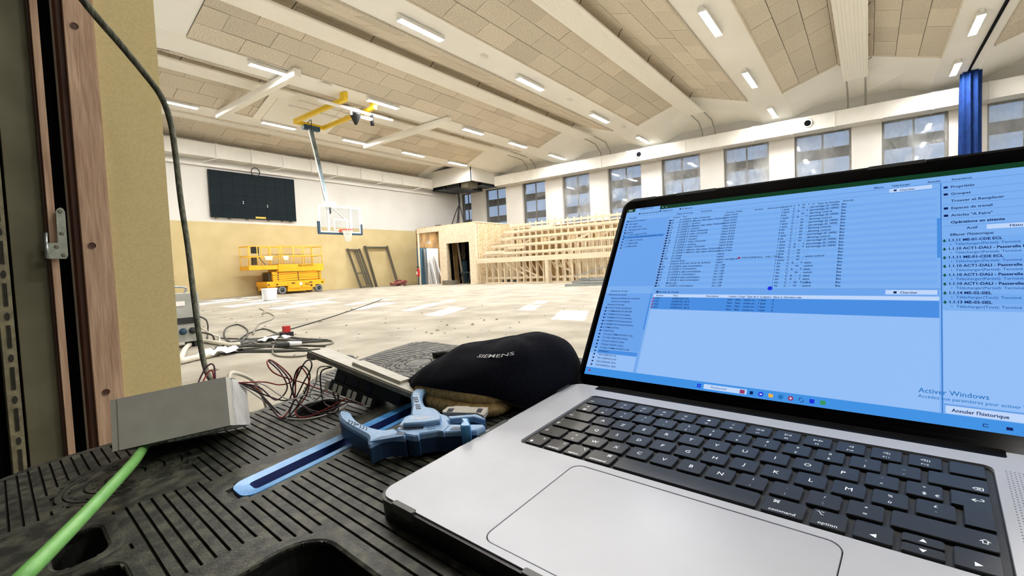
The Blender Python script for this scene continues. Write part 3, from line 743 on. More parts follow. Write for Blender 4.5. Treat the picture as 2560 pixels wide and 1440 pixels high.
piece('step_board', 'osb_pale', S, (19.38, 15.85, 1.66), (.08, 1.3, .16)); piece('step_board', 'osb_pale', S, (20.05, 14.9, 1.9), (.06, 1.1, .18)); piece('step_board', 'osb_pale', S, (21.25, 14.0, 2.95), (.06, 1.4, .18))
MB().box(22.6, 22.64, yA, 16.9, 0, 3.1).build('back_cladding', 'plank_dark', S)

# things lying in front of the stand
q = at_z(1282, 706, 0)
t = thing('pipe_insulation', 'black foam bundle on the floor in front of the timber stand', 'bundle', (q.x - .2, q.y, 0))
for k in range(3):
    MB().tube(spline([(q.x - .3 + .02 * k, q.y + .45, .09), (q.x - .25, q.y, .08 + .02 * k), (q.x - .3, q.y - .45, .09)], 4), .08, 8).build('foam_tube', 'rubber', t, smooth=True)
P0 = at_z(1425, 716, 0); dirv = Vector((.56, -.83, 0))
for k in range(9):
    a = P0 + Vector((.28 * (k % 3), .12 * (k % 3), .05 + .1 * (k // 3))) + dirv * (.25 * ((k * 7) % 4) - .2 + .25 * (k // 3)); c = a + dirv * 3.2
    q = MB(); x = dirv.cross(Vector((0, 0, 1))).normalized() * .11
    q.bar(a + Vector((0, 0, -.04)), c + Vector((0, 0, -.04)), .2, .012); q.bar(a + x * .95, c + x * .95, .012, .08); q.bar(a - x * .95, c - x * .95, .012, .08)
    q.build('steel_profile', 'galv', label='grey steel channel, %s layer and %s row of the floor stack' % (('bottom', 'middle', 'top')[k // 3], ('front', 'centre', 'back')[k % 3]), cat='metal profile', group='stack of steel channels')
MB().bar(P0 + Vector((.6, .2, .35)), P0 + Vector((2.1, -1.4, .95)), .03, .03).build('steel_rod', 'galv', label='single thin steel rod resting slanted on the stack of channels', cat='rod')

# ------------------------------------------------------------------ ceiling basketball hoop
t = thing('basketball_hoop', 'ceiling mounted basketball hoop with glass backboard and yellow folding frame', 'basketball hoop', (10.4, 16, 2.3))
bx0, bx1, bz0, bz1, by = 9.5, 11.3, 2.42, 3.45, 16.0
MB().box(bx0 + .05, bx1 - .05, by, by + .012, bz0 + .05, bz1 - .05).build('glass_board', 'board_glass', t)
M = Matrix(((1, 0, 0, 0), (0, 0, 1, by), (0, 1, 0, 0), (0, 0, 0, 1)))
R = lambda a, c, d, e: [(a, d), (c, d), (c, e), (a, e)]
MB().ring(R(bx0, bx1, bz0, bz1), R(bx0 + .07, bx1 - .07, bz0 + .07, bz1 - .07), -.012, .03).xf(M).build('board_border', 'label_white', t)
MB().ring(R(10.1, 10.7, 2.52, 2.97), R(10.15, 10.65, 2.57, 2.92), -.008, -.001).xf(M).build('target_square', 'label_white', t)
b = MB(); b.box(bx0 - .03, bx1 + .03, by - .02, by + .06, bz0 - .05, bz0 + .02); b.box(bx0 - .04, bx0 + .04, by - .02, by + .06, bz0, bz0 + .42); b.box(bx1 - .04, bx1 + .04, by - .02, by + .06, bz0, bz0 + .38)
b.build('edge_padding', 'pad_blue', t)
for x in (9.9, 10.85): MB().box(x, x + .08, by + .05, by + .12, bz0 + .05, bz1 + .02).build('board_strut', 'label_white', t)
MB().bar((10.0, by + .12, 3.5), (10.8, by + .12, 2.9), .05, .05).build('board_strut', 'label_white', t)
MB().tube(circ and [(10.42 + .2 * cos(a * pi / 12), by - .38 + .22 * sin(a * pi / 12), 2.53) for a in range(24)], .014, 8, closed=True).build('rim', 'rim_red', t, smooth=True)
MB().box(10.3, 10.54, by - .18, by - .0, 2.48, 2.56).build('rim_bracket', 'rim_red', t)
b = MB()
for s in (1, -1):
    for k in range(14):
        b.tube([(10.42 + (.2 - .11 * (j / 6) ** .6) * cos(2 * pi * k / 14 + s * j * .22), by - .38 + (.22 - .12 * (j / 6) ** .6) * sin(2 * pi * k / 14 + s * j * .22), 2.52 - .42 * j / 6) for j in range(7)], .011, 4)
b.build('net', 'net', t)
top = Vector((10.62, 18.1, 6.93)); bot = Vector((10.1, 16.25, 3.2))
MB().bar(top, bot, .13, .13).build('drop_pole', 'hoop_pole', t)
MB().bar(top + Vector((-.09, -.02, -.1)), bot + Vector((-.09, -.02, .2)), .03, .05).build('pole_highlight', 'label_white', t)  # white strip stands in for the highlight on the steel pole
MB().box(10.3, 11.0, 18.0, 18.2, 6.78, 6.95).build('pivot_block', 'pad_blue', t)
MB().box(9.85, 10.35, 16.15, 16.3, 3.42, 3.62).build('pole_joint', 'label_white', t)
for a, c in (((9.95, 18.1, 6.98), (11.25, 18.1, 6.98)), ((9.98, 18.1, 7.0), (9.98, 14.6, 7.02)), ((11.22, 18.1, 7.0), (11.22, 14.6, 7.02))):
    MB().bar(a, c, .13, .14).build('yellow_beam', 'hoop_yellow', t)
for x in (9.98, 11.22): MB().box(x - .07, x + .07, 14.58, 14.85, 7.08, 7.26).build('ceiling_foot', 'hoop_yellow', t)
MB().tube([(9.2, 15.1, 6.9), (12.4, 15.1, 6.9)], .06, 10).build('winch_tube', 'label_white', t, smooth=True)
MB().tube(spline([(10.45, 18.0, 7.0), (10.5, 17.8, 7.1), (10.58, 17.95, 6.8), (10.6, 17.98, 6.3)], 5), .015, 6).build('feed_cable', 'black', t)
for x in (7.85, 14.4): MB().box(x - .11, x + .11, 13.9, 19.7, 6.98, 7.22).build('steel_beam', 'radiant', label='white steel cross beam %s of the yellow hoop frame' % ('left' if x < 10 else 'right'), cat='beam')
for k, x in enumerate((9.1, 12.0)):
    MB().add([(x - .16, 14.3, 7.22), (x + .16, 14.3, 7.22), (x + .16, 17.4, 7.9), (x - .16, 17.4, 7.9), (x + .16, 19.4, 7.22), (x - .16, 19.4, 7.22),
              (x - .16, 14.3, 7.18), (x + .16, 14.3, 7.18), (x + .16, 17.4, 7.86), (x - .16, 17.4, 7.86), (x + .16, 19.4, 7.18), (x - .16, 19.4, 7.18)],
             [(0, 3, 2, 1), (3, 5, 4, 2), (6, 7, 8, 9), (9, 8, 10, 11), (0, 1, 7, 6), (4, 5, 11, 10), (0, 6, 9, 3), (3, 9, 11, 5), (1, 2, 8, 7), (2, 4, 10, 8)]).build('ridge_board', 'radiant', label='flat white board crossing the ridge on the %s of the yellow hoop frame' % ('left' if k == 0 else 'right'), cat='board')
MB().add([(9.3, 17.45, 7.93), (11.85, 17.45, 7.93), (11.85, 19.38, 7.25), (9.3, 19.38, 7.25), (9.3, 17.45, 7.9), (11.85, 17.45, 7.9), (11.85, 19.38, 7.2), (9.3, 19.38, 7.2)],
         [(0, 1, 2, 3), (7, 6, 5, 4), (0, 4, 5, 1), (1, 5, 6, 2), (2, 6, 7, 3), (3, 7, 4, 0)]).build('white_sheet', 'ceiling_white', label='white backing sheet on the ceiling behind the yellow hoop frame', cat='sheet')
for k, z in enumerate((7.3, 7.3)):
    MB().tube([(9.4, 16.7 + .7 * k, z), (12.4, 16.7 + .7 * k, z)], .05, 8).build('bypass_pipe', 'radiant', label='white pipe passing %s over the yellow hoop frame' % ('in front' if k == 0 else 'behind'), cat='pipe', smooth=True)
t = thing('ceiling_speaker', 'white horn speaker with a dark cone hung beside the hoop frame', 'speaker', (10.75, 15.2, 6.5))
M = Matrix.Translation((10.72, 15.15, 6.80))
MB().box(-.12, .12, -.1, .1, -.02, .16).xf(M).build('speaker_body', 'label_white', t)
MB().lathe([(0, -.42), (.05, -.4), (.2, -.06), (.2, 0), (0, 0)], n=18).xf(M).build('cone', 'black', t, smooth=True)
MB().tube([(10.5, 15.1, 6.95), (10.5, 15.1, 6.7)], .05, 8).build('bracket', 'label_white', t)
MB().tube([(10.85, 15.15, 6.72), (11.4, 15.1, 6.72)], .07, 10).build('arm_tube', 'label_white', t, smooth=True)
MB().tube([(11.4, 15.1, 6.9), (11.42, 15.1, 6.5)], .07, 10).build('lens_tube', 'black', t, smooth=True)

# ------------------------------------------------------------------ floor clutter near the doorway
t = thing('power_cabinet', 'grey site power cabinet with sockets on the floor behind the yellow jamb', 'power box', (2.3, 7.4, 0))
c = at_z(478, 868, 0); x0, y0 = c.x - .42, c.y
MB().box(x0, x0 + .55, y0, y0 + .4, .08, .72).build('case', 'cabinet_grey', t)
MB().box(x0 + .1, x0 + .38, y0 - .012, y0, .56, .62).build('type_plate', 'label_white', t)
MB().box(x0 + .05, x0 + .5, y0 - .01, y0, .32, .40).build('breaker_window', 'rubber', t)
for k, m in enumerate(('red', 'pad_blue', 'pad_blue', 'rubber')):
    MB().lathe([(0, .05), (.03, .05), (.045, .0), (.045, -.01)], n=14).xf(Matrix.Translation((x0 + .12 + .11 * k, y0 - .005, .22)) @ Matrix.Rotation(pi / 2, 4, 'X')).build('socket', m, t, smooth=True)
for sx in (.04, .5): MB().box(x0 + sx - .03, x0 + sx + .03, y0 + .02, y0 + .38, 0, .08).build('foot', 'rubber', t)
MB().tube(spline([(x0 + .1, y0 + .2, .72), (x0 + .1, y0 + .2, .8), (x0 + .45, y0 + .2, .8), (x0 + .45, y0 + .2, .72)], 4), .014, 6).build('carry_handle', 'galv', t)
def floor_cable(label, pts, r, m, zf=None, n=6, grp='tangled site cables on the floor'):
    P = []
    for k, q in enumerate(pts):
        p = at_z(q[0], q[1], 0.0); z = q[2] if len(q) > 2 else .012
        if z > .02: p = at_z(q[0], q[1], z)
        P.append((p.x, p.y, max(z, r)))
    MB().tube(spline(P, n), r, 6).build('site_cable', m, smooth=True, label=label, cat='cable', group=grp)
floor_cable('dark cable forming the upright loop left in the tangle', [(590, 866), (562, 845), (566, 822), (595, 813), (618, 826), (616, 845), (596, 856), (575, 862), (540, 872)], .013, 'cable_dark')
floor_cable('dark cable arching over the top of the tangle', [(585, 860), (620, 836), (660, 824), (690, 834), (730, 846), (768, 850)], .012, 'cable_dark')
floor_cable('long straight dark cable running from the tangle across the floor', [(600, 858), (660, 848), (715, 828), (830, 793), (935, 757), (955, 748)], .012, 'cable_dark')
floor_cable('grey cable looping at the right end of the tangle', [(700, 868), (760, 866), (800, 866), (832, 860), (822, 852), (790, 850), (740, 846), (690, 838), (640, 858)], .012, 'cable_grey')
floor_cable('grey cable curving below the tangle towards the grey panel', [(684, 866), (682, 884), (700, 893), (740, 894), (770, 890)], .011, 'cable_grey')
floor_cable('crooked thin cable wandering from the tangle to the far sunlit floor', [(632, 838), (648, 812), (680, 800), (684, 790), (668, 783), (655, 787), (660, 778), (648, 772)], .012, 'cable_grey')
floor_cable('thick white cable sweeping out of the tangle beside the jamb', [(452, 905), (468, 872), (500, 857), (540, 862), (575, 867), (600, 866)], .03, 'cable_pale')
floor_cable('thick white cable lying flat beside the jamb', [(450, 912), (490, 902), (520, 896), (545, 888)], .035, 'cable_pale')
for k in range(18):
    yb = 850 + RND.uniform(0, 30); xa = RND.uniform(520, 620); xb = RND.uniform(680, 830)
    floor_cable('dark cable lying flat in the middle of the tangle', [(xa, yb + RND.uniform(-4, 10)), (xa * .7 + xb * .3, yb + RND.uniform(-9, 7)), (xa * .4 + xb * .6, yb + RND.uniform(-9, 7)), (xb, yb + RND.uniform(-14, 6))],
                RND.choice((.010, .013)), RND.choice(('cable_dark', 'cable_dark', 'cable_grey')))
for k, pts in enumerate(([(495, 790, .45), (515, 800, .3), (520, 820, .1), (518, 850)], [(500, 830, .2), (530, 838, .12), (536, 856)], [(500, 818, .25), (528, 835, .12), (548, 845), (548, 862)])):
    floor_cable('%s cable hanging off the power cabinet' % ('long dark', 'short dark', 'pale')[k], pts, .012, ('cable_dark', 'cable_dark', 'cable_pale')[k])
p = at_z(717, 842, 0)
t = thing('cable_plug', 'red and black industrial plug on the cable tangle', 'plug', (p.x, p.y, 0))
MB().box(p.x - .075, p.x + .075, p.y - .06, p.y + .06, .0, .07).build('plug_body', 'black', t)
MB().box(p.x - .042, p.x + .042, p.y - .04, p.y + .04, .07, .16).build('plug_cap', 'red', t)
p = at_z(712, 872, 0)
MB().tube([(p.x - .1, p.y, .06), (p.x + .04, p.y - .03, .05)], .032, 10).build('coupling', 'rubber', label='dark grey cable coupling at the front of the tangle', cat='plug')
p = at_z(735, 868, 0)
MB().tube([(p.x - .08, p.y, .06), (p.x + .08, p.y - .03, .04)], .026, 10).build('coupling', 'white_plastic', label='white cable coupling at the front of the tangle', cat='plug')
for k, (px, py) in enumerate(((690, 852), (560, 885), (540, 890))):
    p = at_z(px, py, 0); b = MB().grid(lambda u, v: (p.x - .2 + .4 * u, p.y - .12 + .24 * v, .03 + .09 * abs(noise.noise(Vector((u * 3, v * 3, k * 5)))) * (1 if .05 < u < .95 else .1)), 10, 8)
    b.build('plastic_wrap', 'white_plastic', label='crumpled white plastic wrap in the tangle, %s' % ('under the red plug', 'left of the coupling', 'closest to the jamb')[k], cat='wrap')
b = MB()
for k in range(120):
    px, py = RND.uniform(470, 1480), RND.uniform(770, 960) ; py = 760 + (py - 760) * RND.random() ** .5
    p = at_z(px, py, 0)
    if p.x < 1: continue
    s = RND.uniform(.008, .03) * (1.6 if RND.random() < .12 else 1)
    q = MB().add([(s, 0, 0), (0, s * .6, 0), (-s * 1.2, .2 * s, 0), (-.3 * s, -s * .7, 0), (0, 0, s * .7)], [(3, 2, 1, 0), (0, 1, 4), (1, 2, 4), (2, 3, 4), (3, 0, 4)])
    b.add([v + Vector((p.x, p.y, 0)) for v in q.v], q.f)
b.build('floor_debris', 'stone_chip', label='scattered small chips and dirt on the dusty floor', cat='debris', kind='stuff')
# ------------------------------------------------------------------ doorway jamb on the left
JY = 1.0
zt = 2.44
D1 = MB().box(0.2215, 0.3052, JY, JY + .028, 0, zt).build('door_1', 'yellow_jamb', kind='structure')
MB().box(0.184, 0.2205, JY - .004, JY + .028, 0, zt).build('jamb_board', 'wood_jamb', D1)
MB().box(0.177, 0.184, JY + .004, JY + .028, 0, zt).build('jamb_bead', 'wood_dark', D1)
MB().box(0.156, 0.177, JY + .045, JY + .06, 0, zt).build('rebate_back', 'void', D1)
MB().box(0.1475, 0.156, JY + .0, JY + .06, 0, zt).build('stop_strip', 'wood_jamb', D1)
MB().box(0.1445, 0.1475, JY + .006, JY + .06, 0, zt).build('stop_edge', 'wood_dark', D1)
MB().box(0.107, 0.1445, JY + .012, JY + .06, 0, zt).build('frame_board', 'jamb_grey', D1)
MB().box(0.103, 0.107, JY + .03, JY + .06, 0, zt).build('shadow_gap', 'void', D1)
ss = MB().box(0.0885, 0.103, JY + .008, JY + .06, 0, zt).build('seal_strip', 'seal_strip', D1)
b = MB()
z = .5
while z < 1.45:
    for k in range(3): b.box(.0945 + .0016 * k, .0955 + .0016 * k, JY + .0068, JY + .0082, z, z + .034)
    b.add([(.0965 + .0028 * cos(2 * pi * i / 10), JY + .007, z + .047 + .006 * sin(2 * pi * i / 10)) for i in range(10)], [tuple(range(9, -1, -1))])
    z += .062
b.build('strip_print', 'print_dark', ss)
MB().box(0.0, 0.0885, JY + .03, JY + .06, 0, zt).build('rebate_back', 'void', D1)
for px, py in ((186, 65), (230, 614), (265, 980)):
    p = at_y(px, py, JY - .004)
    MB().lathe([(0, .0005), (.0035, .0005), (.005, .0012), (.005, 0)], n=12).xf(Matrix.Translation((p.x, JY - .0042, p.z)) @ Matrix.Rotation(pi / 2, 4, 'X')).build('screw_head', 'wood_dark', D1)
# zinc hinge screwed to the stop strip
h = thing('hinge', 'zinc plated L-shaped hinge screwed to the door jamb', 'hinge', (0.16, JY - .005, .93))
pz = lambda px, py: at_y(px, py, JY - .006)
def hp(*Q):
    V = [pz(*q) for q in Q]; n = len(V)
    return MB().add([(v.x, JY - .008, v.z) for v in V] + [(v.x, JY - .0045, v.z) for v in V], [tuple(range(n)), tuple(range(2 * n - 1, n - 1, -1))] + [(i, (i + 1) % n, n + (i + 1) % n, n + i)[::-1] for i in range(n)])
hp((139, 528), (143, 522), (150, 519), (157, 522), (162, 530), (170, 640), (165, 647), (118, 647), (118, 608), (144, 607)).build('hinge_plate', 'zinc', h)
a, c = pz(110, 582), pz(111, 646)
MB().tube([(a.x + .002, JY - .007, a.z), (c.x + .002, JY - .007, c.z)], .0022, 10).build('hinge_pin', 'galv', h, smooth=True)
a, c = pz(115, 606), pz(117, 646)
MB().tube([(a.x, JY - .009, a.z), (c.x, JY - .009, c.z)], .0026, 10).build('knuckle', 'galv', h, smooth=True)
for q in ((150, 529), (154, 584), (141, 617), (159, 638)):
    v = pz(*q); MB().lathe([(0, .0008), (.002, .0008), (.0032, .0), (.0032, -.001)], n=12).xf(Matrix.Translation((v.x, JY - .0082, v.z)) @ Matrix.Rotation(pi / 2, 4, 'X')).build('screw', 'galv_dim', h)

# ------------------------------------------------------------------ materials of the foreground
A('table_plastic', srgb(44, 45, 41), 0.5, c2=srgb(92, 91, 78), scale=80, detail=9, bump=0.1, bscale=500, spec=0.35, lo=0.42, hi=0.72)
A('table_edge', srgb(20, 21, 20), 0.6, c2=srgb(34, 34, 30), scale=60)
A('rail_blue', srgb(70, 150, 226), 0.3, c2=srgb(110, 182, 240), scale=60, spec=0.5)
A('rail_groove', srgb(14, 40, 104), 0.4)
A('alu', srgb(204, 206, 213), 0.42, metal=0.1, c2=srgb(195, 197, 204), scale=18, detail=5, spec=0.5, bump=0.02, bscale=1500)
A('pad', srgb(205, 207, 214), 0.38, metal=0.1, c2=srgb(197, 199, 206), scale=14, detail=5, spec=0.5)
A('groove', srgb(14, 14, 18), 0.6)
A('case_black', srgb(20, 21, 24), 0.32, spec=0.5)
A('case_tab', srgb(74, 76, 76), 0.35, spec=0.5)
A('key', srgb(30, 31, 33), 0.36, c2=srgb(40, 41, 42), scale=200, spec=0.55)
A('key_well', srgb(40, 40, 42), 0.5)
A('legend', srgb(235, 238, 242), 0.5, emit=(0.9, 0.95, 1.0), estr=0.35)
A('bezel', srgb(4, 4, 8), 0.12, spec=0.5)
A('lid_shell', srgb(150, 151, 154), 0.35, metal=0.6)
def glow(k, r, g, b_, s=1.0): A(k, (0, 0, 0), 0.35, emit=srgb(r, g, b_), estr=s * 2 ** -EXPO, spec=0.15)
glow('scr_base', 124, 176, 240); glow('scr_left', 108, 164, 236); glow('scr_light', 148, 190, 246); glow('scr_stripe', 117, 171, 239)
glow('scr_sel', 74, 142, 226); glow('scr_task', 66, 146, 228); glow('scr_green', 10, 58, 34); glow('scr_white', 190, 214, 250)
glow('scr_ink', 12, 34, 92); glow('scr_soft', 40, 92, 168); glow('scr_line', 60, 120, 204); glow('scr_teal', 36, 116, 190); glow('scr_arrow', 18, 84, 72)
glow('scr_red', 150, 60, 110); glow('scr_orange', 236, 180, 70); glow('scr_blue', 30, 50, 220); glow('scr_gicon', 60, 150, 90); glow('scr_pale', 210, 226, 250)
A('felt', srgb(15, 16, 24), 0.95, c2=srgb(24, 26, 36), scale=500, spec=0.15, bump=0.35, bscale=900)
A('tan_fleece', srgb(176, 146, 92), 0.95, c2=srgb(212, 184, 128), scale=220, spec=0.1, bump=0.4, bscale=700)
A('cap_print', srgb(236, 236, 238), 0.7)
A('tool_blue', srgb(128, 166, 208), 0.42, c2=srgb(142, 178, 216), scale=120, spec=0.4)
A('tool_dark', srgb(40, 66, 100), 0.45, spec=0.35)  # navy with the shade of the tool's sides in it; also the size windows
A('tool_slot', srgb(12, 22, 44), 0.6)
A('tool_steel', srgb(222, 216, 204), 0.35, metal=0.3)
A('tool_lever', srgb(86, 156, 212), 0.35)
A('unit_grey', srgb(206, 204, 194), 0.55, c2=srgb(198, 196, 186), scale=60)
A('unit_side', srgb(224, 224, 220), 0.4)
A('unit_label', srgb(206, 208, 206), 0.25, c2=srgb(240, 240, 238), scale=25, stretch=(2, 2, .6))
A('panel_grey', srgb(190, 186, 172), 0.5, c2=srgb(176, 172, 158), scale=80)
A('panel_rim', srgb(136, 132, 118), 0.55, c2=srgb(120, 116, 104), scale=90)
A('terminal', srgb(214, 210, 194), 0.5)
A('wire_red', srgb(140, 36, 32), 0.45); A('wire_black', srgb(22, 20, 28), 0.45); A('wire_white', srgb(214, 208, 200), 0.5)
A('wire_mauve', srgb(86, 52, 70), 0.45)
A('knx_green', srgb(110, 170, 88), 0.42, c2=srgb(122, 182, 98), scale=90, spec=0.4)
A('rope', srgb(62, 66, 52), 0.8, c2=srgb(110, 110, 92), scale=160, stretch=(1, 1, .3), bump=0.3, bscale=300)

# ------------------------------------------------------------------ work table with ribbed plastic top
ZT = -17.0
T = thing('work_table', 'black ribbed plastic work table with a blue groove rail', 'table', MT @ Vector((0, -130, 0)) - Vector((0, 0, (MT @ Vector((0, -130, 0))).z)))
OUT = [(430, -470), (430, 238), (-344, 222), (-470, 209), (-488, 196), (-490, 140), (-480, 66), (-464, 4), (-438, -28), (-400, -52), (-388, -84), (-388, -118), (-398, -150), (-432, -190), (-450, -240), (-458, -310), (-446, -340), (-444, -470)]
def strip_poly(y0, y1, hw, r):
    P = rrect(-hw, hw, y0, y1, r, 5); k = -.075
    return [(-178 + x + (y + 200) * k, y) for x, y in P]
HOLES = [circ(-309, -73, 30, 25, 28), rrect(-232, -176, -317, -288, 12), rrect(-158, -98, -348, -286, 16), rrect(-64, 150, -290, -194, 26, 8), strip_poly(-207, 66, 19, 12)]
curve_prism([OUT] + HOLES, ZT - 28, ZT - 2.2).xf(MT).build('table_body', 'table_edge', T)
inset = []
for i in range(len(OUT)):
    p = Vector(OUT[i]); c = Vector((0, -120)); inset.append(p)
curve_prism([[(x * .985, (y + 120) * .98 - 120) for x, y in OUT]], ZT - 60, ZT - 58).xf(MT).build('table_floor', 'void', T)
def edge_x(y):                                  # left edge of the top at depth y
    L = OUT[2:]
    for (xa, ya), (xb, yb) in zip(L, L[1:]):
        if ya >= y >= yb and ya != yb: return xa + (xb - xa) * (y - ya) / (yb - ya)
    return -444
def cut(iv, a, c):
    out = []
    for s, e in iv:
        if c <= s or a >= e: out.append((s, e)); continue
        if a > s: out.append((s, a))
        if c < e: out.append((c, e))
    return out
def inter(P, y):                                # x interval of an outline at height y
    xs = []
    for i in range(len(P)):
        (xa, ya), (xb, yb) = P[i - 1], P[i]
        if (ya - y) * (yb - y) < 0: xs.append(xa + (xb - xa) * (y - ya) / (yb - ya))
    return (min(xs), max(xs)) if xs else None
CIR = [(-318, -258, 50), (-352, 112, 56), (60, 112, 56)]
b = MB(); pitch, gr = 8.17, 1.9
y = -466.0
while y < 205:
    ya, yb = y + gr / 2, y + pitch - gr / 2
    iv = [(edge_x(y + pitch / 2) + 5, 424)]
    for P in HOLES:
        r1, r2 = inter(P, ya), inter(P, yb)
        if r1 or r2:
            rr = [r for r in (r1, r2) if r]; iv = cut(iv, min(r[0] for r in rr) - .3, max(r[1] for r in rr) + .3)
    for cx, cy, cr in CIR:
        dy = abs(y + pitch / 2 - cy)
        if dy < cr: w = math.sqrt(cr * cr - dy * dy); iv = cut(iv, cx - w, cx + w)
    for s, e in iv:
        if e - s > 1: b.box(s, e, ya, yb, ZT - 2.2, ZT)
    # filler where no groove runs
    gy = y + pitch; full = [(edge_x(gy) + 5, 424)]
    for P in HOLES:
        r1 = inter(P, gy)
        if r1: full = cut(full, *r1)
    groove = [(edge_x(gy) + 16, -224 - .075 * (gy + 200)), (-152 - .075 * (gy + 200), 405)] if gy > -214 else [(edge_x(gy) + 14, -290), (-238 + (gy + 250) * .2, -96)] if gy > -282 else [(edge_x(gy) + 14, -285)]
    for cx, cy, cr in CIR:
        dy = abs(gy - cy)
        if dy < cr + 7: w = math.sqrt((cr + 7) ** 2 - dy * dy); groove = cut(groove, cx - w, cx + w)
        if dy < cr: w = math.sqrt(cr * cr - dy * dy); full = cut(full, cx - w, cx + w)
    for P in HOLES[:4]:
        r1 = inter([(px * 1.0, py) for px, py in P], gy)
        if r1: groove = cut(groove, r1[0] - 12, r1[1] + 12)
        else:
            my = sum(p[1] for p in P) / len(P); hy = max(p[1] for p in P) - my
            if abs(gy - my) < hy + 11: groove = cut(groove, min(p[0] for p in P) - 4, max(p[0] for p in P) + 4)
    for s, e in groove: full = cut(full, s, e)
    for s, e in full:
        if e - s > .5: b.box(s, e, yb, yb + gr, ZT - 2.2, ZT - .02)
    y += pitch
b.xf(MT).build('ribbed_surface', 'table_plastic', T)
for cx, cy, cr in CIR:                          # embossed round pads
    b = MB()
    for r0, r1 in ((cr - 5, cr - .5), (cr - 19, cr - 6.5), (cr - 34, cr - 21)): b.ring(circ(cx, cy, r1, n=40), circ(cx, cy, r0, n=40), ZT - 2.2, ZT - .1)
    b.prism(circ(cx, cy, cr - 36, n=30), ZT - 2.2, ZT - .2)
    for r, n in ((cr - 12, 34), (cr - 27, 22)):
        for k in range(n):
            a = 2 * pi * k / n
            if k % 3 != 1: b.bar((cx + r * cos(a), cy + r * sin(a), ZT), (cx + (r + 1.5) * cos(a + .12), cy + (r + 1.5) * sin(a + .12), ZT), 1.6, 1.4)
    b.xf(MT).build('round_pad', 'table_plastic', T)
def grow(P, d):                                 # outline pushed outwards by d
    Q = []; n = len(P); sg = 1 if sum(P[i - 1][0] * P[i][1] - P[i][0] * P[i - 1][1] for i in range(n)) > 0 else -1
    for i in range(n):
        a, c, e = Vector(P[i - 1]), Vector(P[i]), Vector(P[(i + 1) % n]); t = e - a; t = t.normalized() if t.length > 1e-9 else t
        Q.append((c.x + t.y * d * sg, c.y - t.x * d * sg))
    return Q
for P in HOLES[:4]:
    q = grow(P, 9.5); s_ = P; b = MB(); n = len(P)
    V = [(x, y, z) for R0, z in ((q, ZT - 2.2), (grow(P, 8.5), ZT + .5), (grow(P, 2), ZT + .5), (P, ZT - .6), (P, ZT - 8)) for x, y in R0]
    b.add(V, [(k * n + i, k * n + (i + 1) % n, (k + 1) * n + (i + 1) % n, (k + 1) * n + i) for k in range(4) for i in range(n)])
    b.xf(MT).build('opening_collar', 'table_plastic', T)
# blue insert
o1, o2 = strip_poly(-207, 66, 18.5, 12), strip_poly(-195, 56, 8.5, 4)
o3 = strip_poly(-192, 53, 5.5, 3)
b = MB(); n = len(o1); V = [(x, y, z) for P, z in ((o1, ZT - 6), (o1, ZT + .4), (o2, ZT - .9)) for x, y in P]
b.add(V, [(k * n + i, k * n + (i + 1) % n, (k + 1) * n + (i + 1) % n, (k + 1) * n + i) for k in range(2) for i in range(n)])
R_ = b.xf(MT).build('blue_rail', 'rail_blue', T)
b = MB(); V = [(x, y, z) for P, z in ((o2, ZT - .9), (o3, ZT - 11)) for x, y in P]
b.add(V, [(i, (i + 1) % n, n + (i + 1) % n, n + i) for i in range(n)] + [tuple(n + i for i in range(n))]); b.xf(MT).build('rail_channel', 'rail_groove', R_)
for x, y in ((-420, -380), (-420, 170), (390, 190), (390, -420)):
    p = MT @ Vector((x, y, ZT - 30))
    MB().box(p.x - .025, p.x + .025, p.y - .025, p.y + .025, 0, p.z).build('leg', 'table_edge', T)

# ------------------------------------------------------------------ laptop
LX0, LX1, LY0, LY1 = -40.0, 315.7, -157.0, 91.0
LP = thing('laptop', 'open silver laptop in a black case showing a blue lit project window', 'laptop', MT @ Vector((138, -30, ZT)))
def part(b, name, m, parent=LP, smooth=False, **k): return b.xf(MT).build(name, m, parent, smooth, **k)
WELL = rrect(-2.5, 278.5, -48.0, 67.0, 5)
PAD = rrect(58.0, 219.0, -152.0, -54.5, 8, 6)
deck = part(curve_prism([rrect(LX0, LX1, LY0, LY1, 13, 8), WELL, PAD], -5.0, 0.0), 'deck', 'alu')
part(MB().prism(rrect(LX0 + .2, LX1 - .2, LY0 + .2, LY1 - .2, 13, 8), -13, -5.0), 'base_shell', 'alu')
part(MB().prism(WELL, -4.9, -2.2), 'key_well', 'key_well')
part(MB().prism(rrect(57, 220, -153, -53.5, 8, 6), -4.9, -1.6), 'pad_recess', 'groove')
part(MB().prism(rrect(58.7, 218.3, -151.3, -55.2, 7.4, 6), -1.6, -.15, .2), 'trackpad', 'pad')
part(curve_prism([rrect(LX0 - 2.4, LX1 + 2.4, LY0 - 2.4, LY1 + 1.4, 15, 8), rrect(LX0 + .1, LX1 - .1, LY0 + .1, LY1 - .1, 13, 8)], -15.5, -1.0), 'case_wall', 'case_black')
part(MB().prism(rrect(LX0 - 2.4, LX1 + 2.4, LY0 - 2.4, LY1 + 1.4, 15, 8), -16.0, -13.05), 'case_bottom', 'case_black')
for x, y in ((-25, -140), (300, -140), (-25, 75), (300, 75)): part(MB().prism(circ(x, y, 6, n=16), ZT, -15.9), 'foot', 'case_tab')
for x0, x1, y0, y1 in ((LX0 - 3, LX0 + 1.6, -58, -20), (LX0 - 3, LX0 + 1.6, 60, 82), (-20, 3, LY0 - 3, LY0 + 1.6), (95, 130, LY0 - 3, LY0 + 1.6), (230, 262, LY0 - 3, LY0 + 1.6), (LX1 - 1.6, LX1 + 3, -58, -20), (LX1 - 1.6, LX1 + 3, 60, 82)):
    part(MB().prism(rrect(x0, x1, y0, y1, 1.4, 3), -6, .55, .3), 'case_clip', 'case_tab')
b = MB()                                        # speaker perforations right and left of the keys
